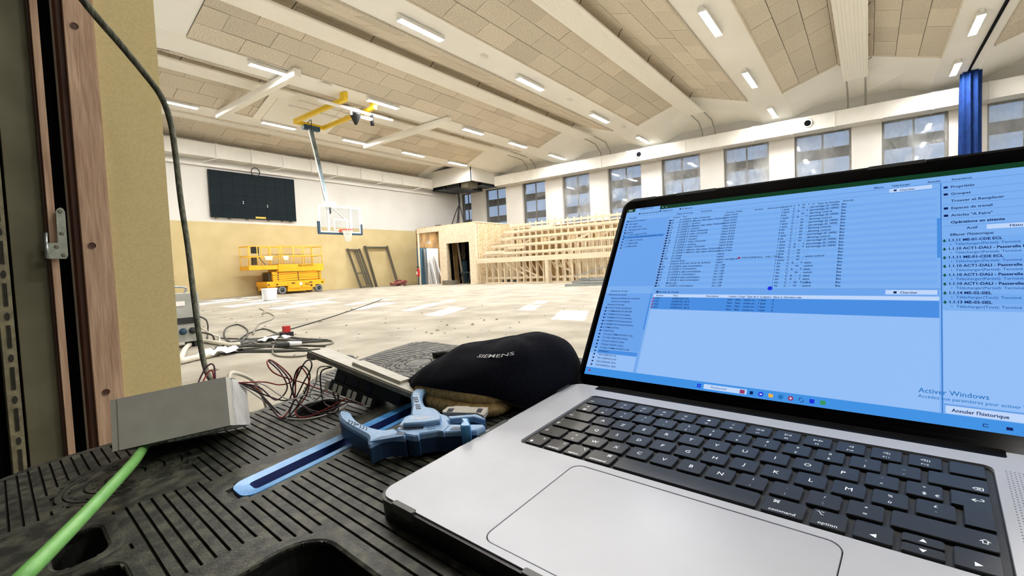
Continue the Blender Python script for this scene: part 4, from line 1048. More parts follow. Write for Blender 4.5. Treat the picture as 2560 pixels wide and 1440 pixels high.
for x0 in (283.5,):
    for i in range(14):
        for j in range(40):
            x, yy = x0 + i * 1.75, -44 + j * 2.75
            if not (x0 < 0 and j > 34): b.add([(x - .32, yy - .32, .03), (x + .32, yy - .32, .03), (x + .32, yy + .32, .03), (x - .32, yy + .32, .03)], [(0, 1, 2, 3)])
part(b, 'speaker_perforation', 'groove', kind='stuff')
# keys: (units, [(text, dx, dy, size)])   dx,dy from the key centre in mm
U, PY, G = 19.05, 18.6, 3.0
def two(a, c): return [(a, 0, 1.7, 3.5), (c, 0, -5.0, 3.8)]
def fk(s, n): return [(s, 0, 0.6, 3.4), ('F%d' % n, 0, -5.0, 2.6)]
def low(s, top, side): return [(s, 0, -6.0, 3.4), (top, 4.6 if side == 'r' else -4.6, 2.6, 4.2)]
ROWS = [
 (3, [(1.5, [('esc', -8.5, -3.5, 3.2)])] + [(1, fk(s, i + 1)) for i, s in enumerate(('☼', '☀', '⊞', 'Q', '●', '☾', '◁◁', '▷II', '▷▷', '◁', '◁)', '◁))'))] + [(1, [])]),
 (2, [(1, two('#', '@')), (1, two('1', '&')), (1, two('2', 'é')), (1, two('3', '"')), (1, two('4', "'")), (1, two('5', '(')), (1, two('6', '§')), (1, two('7', 'è')), (1, two('8', '!')), (1, two('9', 'ç')), (1, two('0', 'à')), (1, two('°', ')')), (1, two('_', '-')), (1.5, [('⌫', 8, -5.5, 4.5)])]),
 (1, [(1.5, [('⇥', -8.5, -3.5, 4.5)])] + [(1, [(ch, 0, -2.0, 5.4)]) for ch in 'AZERTYUIOP'] + [(1, two('¨', '^')), (1, two('*', '$') + [('€', 5.5, -5.0, 3.4)]), ('enter', [('↩', 2.5, 2.5, 4.8)])]),
 (0, [(1.75, [('⇪', -11.5, -3.5, 4.0), ('•', -12, 3.2, 3.5)])] + [(1, [(ch, 0, -2.0, 5.4)]) for ch in 'QSDFGHJKLM'] + [(1, two('%', 'ù')), (1, two('£', '`'))]),
 (-1, [(1.25, [('⇧', -7.0, -2, 4.5)]), (1, two('>', '<'))] + [(1, [(ch, 0, -2.0, 5.4)]) for ch in 'WXCVBN'] + [(1, two('?', ',')), (1, two('.', ';')), (1, two('/', ':')), (1, two('+', '=')), (2.25, [('⇧', 15, -3, 5.0)])]),
 (-2, [(1, [('fn', 4.2, 2.6, 3.4), ('●', -3.5, -5.5, 3.6)]), (1, low('control', '^', 'r')), (1, low('option', '⌥', 'r')), (1.25, low('command', '⌘', 'r')), (5, []), (1.25, low('command', '⌘', 'l')), (1, low('option', '⌥', 'l')), (1, [('◀', 0, -4.5, 3.6)]), ('updown', []), (1, [('▶', 0, -4.5, 3.6)])])]
key_mesh = {}
def key_shape(w, h):
    k = (round(w, 2), round(h, 2))
    if k not in key_mesh:
        b = MB().prism(rrect(-w / 2, w / 2, -h / 2, h / 2, 1.6, 3), -1.6, .1, .35)
        me = bpy.data.meshes.new('key'); me.from_pydata(b.v, [], b.f); me.materials.append(MTL['key']); key_mesh[k] = me
    return key_mesh[k]
def add_key(cx, cy, w, h, legs):
    o = bpy.data.objects.new('key', key_shape(w, h)); COL.objects.link(o); o.matrix_basis = MT @ Matrix.Translation((cx, cy, 0)); child(o, LP)
    if legs: letters('key_legend', [(s, cx + dx, cy + dy, sz, 'c') for s, dx, dy, sz in legs], MT @ Matrix.Translation((0, 0, .16)), 'legend', o, 0.0)
    return o
for ry, keys in ROWS:
    x = 0.0; cy = ry * PY
    for u, legs in keys:
        if u == 'enter':
            xa, xb, xc = x * U + G / 2, (x + 1) * U - G / 2, (x + .25) * U + G / 2
            ya, yb, ym = cy - PY - PY / 2 + G / 2, cy + PY / 2 - G / 2, cy - PY / 2 + G / 2
            P = [(xa, yb), (xa, ym), (xc, ym), (xc, ya), (xb, ya), (xb, yb)]
            kb = MB().prism(P, -1.6, .1, .35); kb.xf(MT); ko = kb.build('key', 'key', LP)
            letters('key_legend', [('↩', (xa + xb) / 2 + 2.5, cy - 1, 5.5, 'c')], MT @ Matrix.Translation((0, 0, .16)), 'legend', ko, 0.0); x += 1; continue
        if u == 'updown':
            cx = (x + .5) * U
            add_key(cx, cy + 4.3, U - G, 7.3, [('▲', 0, -1.3, 3.2)]); add_key(cx, cy - 4.3, U - G, 7.3, [('▼', 0, -1.3, 3.2)]); x += 1; continue
        add_key((x + u / 2) * U, cy, u * U - G, PY - G, legs); x += u

# lid and screen, in their own plane: u to the right, v up the lid (mm)
LA, YH, ZH, BO, SH, SX = 0.9300652926, 91.8023, -2.4996, 13.6714, 215.694, -33.0101
ML = MT @ Matrix.Translation((SX, YH, ZH)) @ Matrix.Rotation(LA, 4, 'X')   # v axis up the lid, w towards the viewer
SW = 345.6
lidp = lambda b, name, m, parent=LP, **k: b.xf(ML).build(name, m, parent, **k)
u0, u1, v0, v1 = -5.2, SW + 5.2, 1.0, BO + SH + 12.5
lid = lidp(MB().prism(rrect(u0, u1, v0, v1, 11, 8), -5.5, -.9), 'lid', 'lid_shell')
lidp(MB().prism(rrect(u0 + .6, u1 - .6, v0 + .6, v1 - .6, 10.5, 8), -.9, -.25), 'glass_bezel', 'bezel', lid)
lidp(curve_prism([rrect(u0 - 2.2, u1 + 2.2, v0 + 6, v1 + 2.2, 13, 8), rrect(u0 + .1, u1 - .1, v0 + 6.1, v1 - .1, 10.8, 8)], -6.2, -.2), 'lid_case', 'case_black', lid)
lidp(MB().prism(rrect(u0 - 2.2, u1 + 2.2, v0 + 6, v1 + 2.2, 13, 8), -7.6, -6.1), 'lid_case_back', 'case_black', lid)
for a, c in ((4, 34), (60, 105), (240, 280)): lidp(MB().prism(rrect(a, c, v1 - 1.3, v1 + 2.6, 1, 3), -6.5, .5, .25), 'case_clip', 'case_tab', lid)
lidp(MB().prism(rrect(u0 - 2.6, u0 + 1.2, v1 - 60, v1 - 25, 1, 3), -6.5, .5, .25), 'case_clip', 'case_tab', lid)
part(MB().prism(rrect(LX0 + 30, LX1 - 30, LY1 - 9, LY1 + 3, 2), -8, .25, .3), 'hinge_cover', 'bezel')
def sp(x, y): return (x, BO + SH - y)           # screen mm from its top left corner
def srect(name, m, x0, x1, y0, y1, w=0.0, parent=lid):
    a, c = sp(x0, y1), sp(x1, y0)
    return lidp(MB().add([(a[0], a[1], w), (c[0], a[1], w), (c[0], c[1], w), (a[0], c[1], w)], [(0, 1, 2, 3)]), name, m, parent)
def sgroup(name, m, rects, w, parent):
    b = MB()
    for x0, x1, y0, y1 in rects:
        a, c = sp(x0, y1), sp(x1, y0); b.add([(a[0], a[1], w), (c[0], a[1], w), (c[0], c[1], w), (a[0], c[1], w)], [(0, 1, 2, 3)])
    return lidp(b, name, m, parent)
SCR = lidp(MB().prism([sp(0, SH), sp(SW, SH), sp(SW, 0), sp(0, 0)], -.24, -.15), 'display', 'scr_base', lid)
sgroup('screen_titlebar', 'scr_green', [(0, 11, 0, 4.6), (43, SW, 0, 5.2)], -.10, SCR)
sgroup('screen_panes', 'scr_left', [(0, 57, 17, 108), (0, 57, 117, 185), (60, 288, 111.5, 117.3)], -.12, SCR)
sgroup('screen_pale_panes', 'scr_light', [(60, 288, 135.4, 207.2), (0, 56, 190.5, 207.2), (290, SW, 129, 200)], -.12, SCR)
sgroup('screen_stripes', 'scr_stripe', [(60, 287, 24.9 + 6.52 * k, 28.1 + 6.52 * k) for k in range(13)] + [(290, SW, 66 + 16.3 * k, 74 + 16.3 * k) for k in range(4)], -.11, SCR)
sgroup('screen_selection', 'scr_sel', [(60, 288, 121.4, 135.3), (9, 56.5, 185.9, 190.2), (4, 56, 39.8, 43.2), (286.9, 288.9, 46.6, 83.5), (56.2, 57.6, 117, 160)], -.105, SCR)
sgroup('screen_taskbar', 'scr_task', [(0, SW, 207.5, SH)], -.105, SCR)
sgroup('screen_boxes', 'scr_white', [(256, 284, 12.6, 16.4), (256, 287, 112.0, 116.0), (128, 164.5, 209.3, 213.8), (60, 288, 117.6, 120.9), (315, SW, 55.6, 59.6), (291, SW, 201.5, 207)], -.10, SCR)
sgroup('screen_rules', 'scr_line', [(57.6, 57.9, 13, 207), (289.0, 289.7, 12, 207.5), (0, SW, 11.6, 11.85), (57.9, 289, 110.9, 111.2), (290, SW, 200.8, 201.1)] + [(290, SW, 20.2 + 6.9 * k, 20.4 + 6.9 * k) for k in range(6)] + [(57.9, 288, 17.0, 17.2)], -.095, SCR)
MS = ML @ Matrix.Translation((0, 0, -.07))
def Tx(items): return [(s, sp(x, y)[0], sp(x, y)[1], sz, *rest) for s, x, y, sz, *rest in items]
s1 = 2.9
ink = [('Nombre', 62, 20.0, 2.4), ('Nom', 73, 20.0, 2.4), ("Fonction d'objet", 120, 20.5, 2.5), ('Lié avec', 148, 20.5, 2.5), ('Autres groupes', 160, 20.6, 2.4), ('Longueur', 173, 20.6, 2.4), ('C   R   W   T   U', 183, 20.7, 2.5), ('Type de données', 203, 21, 2.5), ('Priorité', 223, 20.9, 2.5),
       ('Adresses de Groupe', 20, 9.2, 2.7), ('Télégramme', 46, 9.0, 2.7), ('35 Réserve', 70, 9.0, 2.7), ('Objets de Groupe', 65, 15.6, 2.6), ('Paramètres', 93, 15.6, 2.6), ('Effacer', 245, 10.4, 2.6), ('Télécharger', 257.5, 10.4, 2.6), ('Annuler', 281, 10.6, 2.6), ('Paramètres', 296, 10.6, 2.6), ('Chercher', 263, 15.8, 2.6), ('Chercher', 265, 115.2, 2.7),
       ('Topologie', 5, 14.6, 2.6), ('Recherche de dossier', 5, 19, 2.6), ('Par usages', 8, 23.4, 2.6), ('Par usages suite', 8, 27.6, 2.6), ('Développement réseau', 8, 31.8, 2.6), ('Participants', 3.5, 35.5, 2.6), ('1.1.10 ACT1-DALI Passerelle KNX/DALI Twin', 6, 42.6, 2.5), ('1.1.11 ME-01-CDE ECL', 7, 47.0, 2.5), ('1.1.13 ME-03-SIEL', 7, 51.2, 2.5), ('1.1.14 ME-02-SIEL', 7, 55.4, 2.5), ('1.1.1 Smart supply unit 640', 6, 38.6, 2.5),
       ('Adresses de Groupe', 6, 115, 2.6), ('Recherche de dossier', 5, 119.8, 2.6), ('Adresses inutilisées sans connexion', 9, 124.2, 2.5), ('Adresses non assignées', 10, 128.2, 2.5), ('Adresses de Groupe', 6, 132.2, 2.6),
       ('Adresses de Groupe', 64, 115.9, 2.7), ('Adresse', 62.5, 120, 2.5), ('Nom', 81.5, 120, 2.5), ('Description', 115.5, 120.2, 2.5), ('Centra  Coupl  Type de d  Longueur', 137, 120.3, 2.5), ('Nbre d  Dernière vale', 175.5, 120.5, 2.5)]
grp = ['0 FONCTIONS CENTRALES', '1 COMMANDES DE GROUPE', '2 THERMOSTATS (Consigne)', '3 THERMOSTATS (Commande)', '4 THERMOSTATS (Informations)', '5 THERMOSTATS (Asservissement)', '6 COMMUTATION', '7 VARIATION', '7/0 (Cde) COMMUTATION (1 bit)', '7/1 (Cde) VARIATION (4 bits)', '7/2 (Cde) VALEUR (1 byte)', '7/3 (Etat) VALEUR (1 byte)', '7/4 (Etat) COMMUTATION (1 bit)', '7/5 Réserve', '7/5/0 SCENE ECL 0 %', '7/5/1 SCENE ECL 30 %', '7/5/2 SCENE ECL 70 %', '7/5/3 SCENE ECL 100 %']
for k, g in enumerate(grp): ink.append((g, 8 + (3 if k > 7 else 0), 136.4 + 4.02 * k, 2.45))
names = ["A, LIGNE 6, valeur d'intensité", "A, LIGNE 5, diffusion, état valeur d'intensité", "A, LIGNE 1, variation", "A, LIGNE 8, diffusion, état valeur d'intensité", "A, LIGNE 2, variation", "A, LIGNE 2, valeur d'intensité", "A, LIGNE 4, valeur d'intensité", "A, LIGNE 4, variation", "A, LIGNE 7, variation", "A, LIGNE 7, valeur d'intensité", "A, LIGNE 3, variation", "A, LIGNE 3, valeur d'intensité", "A, LIGNE 7, diffusion, état valeur d'intensité", "A, LIGNE 2, diffusion, état valeur d'intensité", "A, voltage", "B, voltage", "Scénario 8 bit", "Scénario 8 bit avec durée de variation", "A, LIGNE 6, état commutation", "A, LIGNE 5, commutation", "A, LIGNE 5, état commutation", "A, LIGNE 3, commutation", "A, LIGNE 4, état commutation", "A, LIGNE 2, état commutation", "Mode nuit", "A, LIGNE 4, commutation"]
num = ['98', '86', '51', '161', '53', '54', '78', '75', '148', '149', '64', '65', '113', '67', '311', '3496', '5', '6', '109', '88', '96', '85', '76', '67', '1', '74']
pr = (108.0 - 23.4) / 25
typ = ['percentage (0..100%)', 'percentage (0..100%)', 'dimming control', 'percentage (0..100%)', 'dimming control', 'percentage (0..100%)', 'percentage (0..100%)', 'dimming control', 'dimming control', 'percentage (0..100%)', 'dimming control', 'percentage (0..100%)', 'percentage (0..100%)', 'percentage (0..100%)', '', '', 'scene control', '', 'state', 'switch', 'state', 'switch', 'state', 'state', 'enable', 'switch']
ln = ['1 byte', '1 byte', '4 bit', '1 byte', '4 bit', '1 byte', '1 byte', '4 bit', '4 bit', '1 byte', '4 bit', '1 byte', '1 byte', '1 byte', '1 byte', '1 byte', '1 byte', '2 bytes'] + ['1 bit'] * 8
icons = []
for k in range(26):
    y = 23.9 + pr * k
    fl = ('C   -   W   -   -', 'C   R   -   T   -')[1 if k in (1, 3, 12, 13, 18, 20, 22, 23) else 0]
    ink += [(names[k], 70.6, y, s1 - .1), (num[k], 61.5, y - .1, 2.5), ('Valeur 8 bits' if k < 14 else ('rappel' if k in (14, 15, 17) else 'rappel / sauvegarde' if k == 16 else 'On / Off'), 118.7, y, 2.7), (ln[k], 173, y + .2, 2.7), (fl if k != 24 else 'C   -   W   T   U', 183, y + .2, 2.7), ('Bas', 222, y + .4, 2.7)]
    if typ[k]: ink.append((typ[k], 197.2, y + .3, 2.7))
    icons.append((58.6, 60.8, y - 1.9, y + .1))
ink.append(('7/5/0 SCENE ECL... 7/5/1, 7/5/2,...', 143, 77.4, 2.6))
for k in range(4):
    y = 123.5 + 3.45 * k
    ink += [('7/5/%d' % k, 62, y, 2.6), ('SCENE ECL %s %%' % ('0', '30', '70', '100')[k], 81, y, 2.6), ('Non', 136.2, y + .3, 2.6), ('Non', 143.5, y + .3, 2.6), ('scene co...', 151, y + .3, 2.6), ('1 byte', 163.5, y + .3, 2.6), ('2', 175.3, y + .4, 2.6)]
for k, st in enumerate(('Propriétés', 'Groupes', 'Trouver et Remplacer', 'Espaces de travail', 'Articles "A Faire"')): ink.append((st, 295.3, 18.2 + 6.95 * k, 3.3))
ink += [('Actif', 304, 58.6, 3.1), ("Effacer l'historique", 294.5, 64.2, 3.2), ("Annuler l'historique", 294, 205.6, 3.4), ('Histo', 327, 58.7, 3.1), ('22:10', 327, 214.4, 2.8)]
bold = [('Opérations en attente', 295.0, 52.6, 3.3)]
hist = ['1.1.11 ME-01-CDE ECL', '1.1.10 ACT1-DALI - Passerelle KNX/DALI Twin', '1.1.11 ME-01-CDE ECL', '1.1.10 ACT1-DALI - Passerelle KNX/DALI Twin', '1.1.10 ACT1-DALI - Passerelle KNX/DALI Twin', '1.1.10 ACT1-DALI - Passerelle KNX/DALI Twin', '1.1.14 ME-02-SIEL', '1.1.13 ME-03-SIEL']
soft = []
arrows = MB()
for k, st in enumerate(hist):
    y = 69.2 + 7.68 * k
    bold.append((st, 293.2, y, 3.1)); soft.append(('▸  Télécharger(%s): Terminé' % ('Partiel' if k < 6 else 'Tout'), 294.6, y + 3.6, 2.9))
    a = sp(291.2, y - .6); arrows.add([(a[0] - .55, a[1] + 1.4, -.06), (a[0] + .55, a[1] + 1.4, -.06), (a[0] + .55, a[1] + .2, -.06), (a[0] + 1.3, a[1] + .2, -.06), (a[0], a[1] - 1.4, -.06), (a[0] - 1.3, a[1] + .2, -.06), (a[0] - .55, a[1] + .2, -.06)], [tuple(range(6, -1, -1))])
letters('screen_text', Tx(ink), MS, 'scr_ink', SCR, 0.018)
letters('screen_bold_text', Tx(bold), MS, 'scr_ink', SCR, 0.03)
letters('screen_soft_text', Tx(soft), MS, 'scr_soft', SCR, 0.01)
letters('activation_notice', Tx([('Activer Windows', 276.7, 194.2, 5.0), ('Accédez aux paramètres pour activer Windows.', 276.5, 198.0, 3.3)]), MS, 'scr_teal', SCR, 0.006)
letters('tab_text', Tx([('GYMNASE INP..', 17, 2.6, 2.7)]), MS, 'scr_ink', SCR, 0.012)
letters('search_text', Tx([('Rechercher', 134.5, 212.4, 2.9)]), MS, 'scr_soft', SCR, 0.005)
letters('tab_mark', Tx([('+   ⌄', 45.5, 3.6, 3.0)]), MS, 'scr_pale', SCR, 0.02)
letters('app_mark', Tx([('ETS', 2.4, 3.2, 3.0)]), MS, 'scr_pale', SCR, 0.02)
lidp(arrows, 'history_arrows', 'scr_arrow', SCR)
sgroup('row_icons', 'scr_ink', icons + [(3.5, 5.2, 17.4 + 4.2 * k, 19.2 + 4.2 * k) for k in range(10)] + [(5, 7, 134.8 + 4.02 * k, 136.5 + 4.02 * k) for k in range(18)] + [(62, 64, 113.8, 116), (43.5, 45.3, 7, 9), (67.5, 69.3, 7, 9), (17, 19, 7.4, 9.2), (291, 293.6, 16 + 6.95 * 0, 18.2), (291, 293.6, 23, 25.2), (291, 293.6, 36.8, 39), (291, 293.6, 43.8, 46), (259, 261, 13.6, 15.4), (261, 263, 113.2, 115.2)], -.065, SCR)['kind'] = 'stuff'
sgroup('address_icons', 'scr_red', [(59.2, 61, 121.9 + 3.45 * k, 123.7 + 3.45 * k) for k in range(4)] + [(139.5, 142, 75.4, 77.6), (159, 163, 210, 213.4)], -.064, SCR)
# taskbar icons
sgroup('start_icon', 'scr_blue', [(122, 123.6, 209.8, 211.4), (123.9, 125.5, 209.8, 211.4), (122, 123.6, 211.7, 213.3), (123.9, 125.5, 211.7, 213.3)], -.064, SCR)
for x, y, r, m in ((175.7, 211.7, 2.0, 'scr_blue'), (190.6, 211.7, 2.0, 'scr_teal'), (197.9, 211.7, 2.0, 'scr_red'), (172, 110.6, 2.1, 'scr_blue'), (5.5, 211, 1.3, 'scr_red')):
    a = sp(x, y); lidp(MB().add([(a[0] + r * cos(2 * pi * i / 20), a[1] + r * sin(2 * pi * i / 20), -.064) for i in range(20)], [tuple(range(20))]), 'round_icon', m, SCR)
a = sp(197.9, 211.7); lidp(MB().add([(a[0] + .8 * cos(2 * pi * i / 16), a[1] + .8 * sin(2 * pi * i / 16), -.06) for i in range(16)], [tuple(range(16))]), 'icon_centre', 'scr_pale', SCR)
a = sp(175.7, 211.7); lidp(MB().add([(a[0] - .9, a[1] - .6, -.06), (a[0] + .9, a[1] - .6, -.06), (a[0] + .9, a[1] + .6, -.06), (a[0] - .9, a[1] + .6, -.06)], [(0, 1, 2, 3)]), 'icon_centre', 'scr_pale', SCR)
sgroup('folder_icon', 'scr_orange', [(181.6, 185, 210.4, 213.2), (181.6, 183, 209.9, 210.4)], -.064, SCR)
sgroup('app_icon', 'scr_blue', [(211, 214.4, 210, 213.4)], -.064, SCR); sgroup('app_icon', 'scr_gicon', [(218.4, 221.9, 210, 213.3)], -.064, SCR)
sgroup('app_icon', 'scr_ink', [(167, 169.6, 210.2, 213), (203.8, 206, 210.2, 210.6), (203.8, 204.2, 210.2, 212.6), (206.6, 207, 211.4, 213.6), (204.6, 207, 213.2, 213.6), (319.6, 322.6, 211, 213), (309, 311.6, 210.8, 211.2), (309, 309.4, 210.8, 213), (309, 311.6, 212.6, 213)], -.064, SCR)
# ------------------------------------------------------------------ knitted cap
CP = thing('knit_cap', 'black fleece cap with white lettering and tan lining left of the laptop', 'cap', MT @ Vector((-160, 85, ZT)))
RIM = [(-234, 0, -15), (-220, -5, -9), (-196, -8, 6), (-158, -10, 10), (-118, -6, 10), (-84, 8, 5), (-60, 34, -12), (-46, 75, -14), (-44, 112, -14), (-60, 130, -14), (-86, 118, -16), (-112, 86, -16), (-140, 54, -16), (-172, 28, -16), (-206, 8, -16)]
APEX = Vector((-100, 76, 54))
RS = spline(RIM, 6, closed=True); NR = len(RS)
def cap_pt(u, s):                                # u round the rim, s from rim (0) to apex (1)
    f = (u % 1) * NR; i = int(f) % NR; p = RS[i].lerp(RS[(i + 1) % NR], f - int(f))
    t_ = min(1, max(0, (p.x + 150) / 80)); k = cos(s * pi / 2) ** (1.08 - .46 * t_)
    q = Vector((APEX.x + (p.x - APEX.x) * k, APEX.y + (p.y - APEX.y) * k, p.z + (APEX.z - p.z) * sin(s * pi / 2) ** (1.22 - .37 * t_)))
    w = noise.noise(Vector((q.x * .022, q.y * .022, 3))) * 4 * s * (1 - s) * 4 + noise.noise(Vector((q.x * .06, q.y * .06, 8))) * 1.6 * min(1, s * 4)
    # a soft crease across the crown
    w -= 1.5 * math.exp(-((q.y - 62 - .1 * (q.x + 128)) / 8) ** 2) * min(1, s * 2)
    return q + Vector((0, 0, w))
b = MB(); nu, nv = 84, 26
b.grid(lambda u, v: cap_pt(u, v), nu, nv, closed_u=True)
inn = MB().grid(lambda u, v: cap_pt(u, v * .55) * 1.0 + Vector((0, 0, -3.5)) + (APEX - cap_pt(u, v * .55)) * .03, nu, 10, closed_u=True)
b.xf(MT).build('crown', 'felt', CP, smooth=True)
inn.xf(MT).build('lining', 'tan_fleece', CP, smooth=True)
roll = spline([(-216, 2, -11), (-200, -4, -9), (-176, -7, -8), (-140, -9, -8), (-108, -5, -8), (-86, 10, -9), (-84, 30, -10)], 6)
MB().tube(roll, 7.5, 12, rs=[5.5 + 3.0 * sin(pi * i / (len(roll) - 1)) for i in range(len(roll))]).xf(MT).build('lining_roll', 'tan_fleece', CP, smooth=True)
roll = spline([(-212, 4, -4), (-188, -2, 2), (-150, -4, 4), (-112, 0, 4), (-90, 12, 1), (-86, 30, -1)], 6)
MB().tube(roll, 7, 12).xf(MT).build('lining_roll', 'tan_fleece', CP, smooth=True)
MB().grid(lambda u, v: Vector((-58 + 10 * u + 5 * v, 60 + 60 * u, -16 + 26 * v * (1 - .3 * u))), 6, 5).xf(MT).build('lining_flap', 'tan_fleece', CP, smooth=True)
CAPU0, CAPU1, CAPS = 0.264, 0.405, 0.53
def capwarp(p): return cap_pt(CAPU0 + (CAPU1 - CAPU0) * p.x, CAPS + .075 * p.y) + Vector((0, 0, 1.3))
letters('cap_lettering', [('SIEMENS', 0, 0, 1.0, 'l', .22)], MT, 'cap_print', CP, 0.004, capwarp)

# ------------------------------------------------------------------ blue stripping tool
TZ = 6.0
def tq(x, y, z=TZ): v = at_t(830 + x / 6.095, 960 + y / 6.095, z); return (v.x, v.y)
def tpoly(P, z=TZ): return [tq(x, y, z) for x, y in P]
ST = thing('stripping_tool', 'blue plastic cable stripping tool lying beside the cap', 'hand tool', MT @ Vector((*tq(1100, 620), ZT)))
def ccw(P):
    return P if sum(P[i - 1][0] * P[i][1] - P[i][0] * P[i - 1][1] for i in range(len(P))) > 0 else P[::-1]
def tpart(P, z0, z1, bev, name, m, zt=None):
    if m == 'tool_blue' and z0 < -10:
        MB().prism(ccw(tpoly(P, z1)), z0, .5).xf(MT).build(name + '_shaded_side', 'tool_dark', ST); z0 = .5  # lower shell in navy, the shade of the sides put into its colour
    return MB().prism(ccw(tpoly(P, z1 if zt is None else zt)), z0, z1, bev).xf(MT).build(name, m, ST)
def smooth_poly(P, n=3): return [(p.x, p.y) for p in spline([(x, y, 0) for x, y in P], n, closed=True)]
gripA = smooth_poly([(1202, 150), (1245, 90), (1330, 62), (1420, 66), (1446, 84), (1392, 120), (1368, 170), (1380, 250), (1432, 330), (1540, 352), (1610, 380), (1650, 440), (1560, 470), (1300, 480), (1195, 470), (1212, 330), (1203, 230)])
gripB = smooth_poly([(100, 430), (160, 402), (230, 408), (275, 420), (310, 480), (380, 550), (480, 605), (620, 655), (800, 690), (960, 668), (1010, 720), (1100, 770), (1100, 790), (960, 782), (860, 790), (740, 815), (640, 860), (570, 890), (545, 870), (545, 800), (480, 750), (370, 690), (220, 605), (120, 520)])
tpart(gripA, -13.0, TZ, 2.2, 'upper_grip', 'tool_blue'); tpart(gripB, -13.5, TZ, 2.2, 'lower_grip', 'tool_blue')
body = [(990, 660), (1095, 505), (1185, 470), (1640, 440), (1760, 478), (1800, 520), (1760, 560), (1800, 620), (1700, 720), (1600, 712), (1330, 752), (1310, 780), (1235, 785), (1110, 760), (1000, 715)]
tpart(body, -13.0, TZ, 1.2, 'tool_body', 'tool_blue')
jaw1 = [(1770, 490), (2190, 455), (2260, 480), (2330, 520), (2335, 545), (2150, 495), (1800, 525)]
jaw2 = [(1600, 715), (1700, 625), (1800, 612), (2300, 612), (2335, 640), (2200, 705), (1700, 728)]
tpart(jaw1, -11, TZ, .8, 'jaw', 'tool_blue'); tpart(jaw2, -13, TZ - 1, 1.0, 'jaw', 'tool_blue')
tpart([(1780, 505), (2340, 500), (2340, 640), (1790, 640)], -12, -4, 0, 'jaw_recess', 'tool_slot', TZ - 3)
plate = [(1690, 428), (1680, 405), (1730, 370), (1760, 345), (1860, 338), (1880, 330), (2090, 336), (2110, 348), (2378, 352), (2362, 410), (2340, 440), (2310, 478), (2200, 440), (1900, 432)]
tpart(plate, -2, 2.0, .4, 'steel_plate', 'tool_steel')
for P in ([(1780, 372), (1865, 370), (1830, 420), (1745, 420)], [(2225, 372), (2300, 374), (2270, 432), (2195, 428)]): tpart(P, 1.9, 2.3, 0, 'plate_slot', 'tool_slot')
badge = [(1075, 600), (1140, 490), (1290, 465), (1480, 455), (1650, 462), (1665, 500), (1640, 545), (1400, 580), (1280, 590)]
tpart(badge, TZ - .5, TZ + 4.5, 1.2, 'badge_block', 'tool_blue')
tpart([(1100, 660), (1000, 650), (1010, 630), (1100, 620), (1400, 640), (1390, 680), (1150, 700), (1020, 690)], TZ - 1, TZ + .3, 0, 'badge_shadow_gap', 'tool_slot')
tpart([(1965, 520), (2080, 515), (2080, 560), (2110, 600), (2100, 640), (1955, 640), (1950, 605), (1990, 570)], -6, TZ + 5, 1.2, 'lever', 'tool_lever')
a, c = Vector(tq(1195, 545, TZ + 4.6)), Vector(tq(1570, 505, TZ + 4.6)); ang = math.atan2(c.y - a.y, c.x - a.x); w = (c - a).length
letters('tool_lettering', [('hager', 0, 0, w * .40, 'l', .95)], MT @ Matrix.Translation((a.x, a.y, TZ + 4.65)) @ Matrix.Rotation(ang, 4, 'Z'), 'label_white', ST, 0.0)
for k in range(7):                                # grip slits
    x0, y0 = 245 + 45 * k, 555 + 19 * k; s = 1 if k < 3 else -1
    if k == 3: tpart([(370, 600), (410, 610), (400, 630), (365, 615)], TZ - .5, TZ + .25, 0, 'grip_slit', 'tool_slot')
    else: tpart([(x0, y0 - 14), (x0 + 16, y0 - 14), (x0 + 30 + 6 * s, y0 + 10), (x0 + 4, y0 + 38), (x0 - 10, y0 + 36), (x0 + 14, y0 + 8)], TZ - .5, TZ + .25, 0, 'grip_slit', 'tool_slot')
    x1, y1 = 1232 + 8 * k, 200 + 28 * k
    if k == 3: tpart([(1270, 262), (1300, 262), (1290, 285)], TZ - .5, TZ + .25, 0, 'grip_slit', 'tool_slot')
    else: tpart([(x1, y1), (x1 + 40, y1 + 4 * s), (x1 + 78, y1 - 3), (x1 + 78, y1 + 8), (x1 + 40, y1 + 14 + 4 * s), (x1, y1 + 12)], TZ - .5, TZ + .25, 0, 'grip_slit', 'tool_slot')
b = MB()
for k in range(10):
    x, y = 1440 + 26 * (k % 5) + 20 * (k // 5), 668 - 6 * (k % 5) + 26 * (k // 5); P = ccw(tpoly([(x, y), (x + 13, y - 3), (x + 9, y + 8), (x - 3, y + 11)])); b.prism(P, TZ - .5, TZ + .2)
b.xf(MT).build('size_marks', 'tool_slot', ST)
tpart([(960, 765), (1010, 728), (1125, 735), (1090, 775)], TZ - .5, TZ + .2, 0, 'size_window', 'tool_dark')
tpart([(1790, 695), (1840, 655), (2050, 655), (2010, 692)], TZ - 1.4, TZ - .7, 0, 'size_window', 'tool_dark')
tpart([(560, 890), (660, 840), (860, 792), (1090, 792), (1110, 800), (1110, 870), (900, 830), (700, 860), (600, 900)], -13.4, TZ - 6, .5, 'grip_shaded_edge', 'tool_dark')  # navy piece along the lower grip, coloured as its shaded side

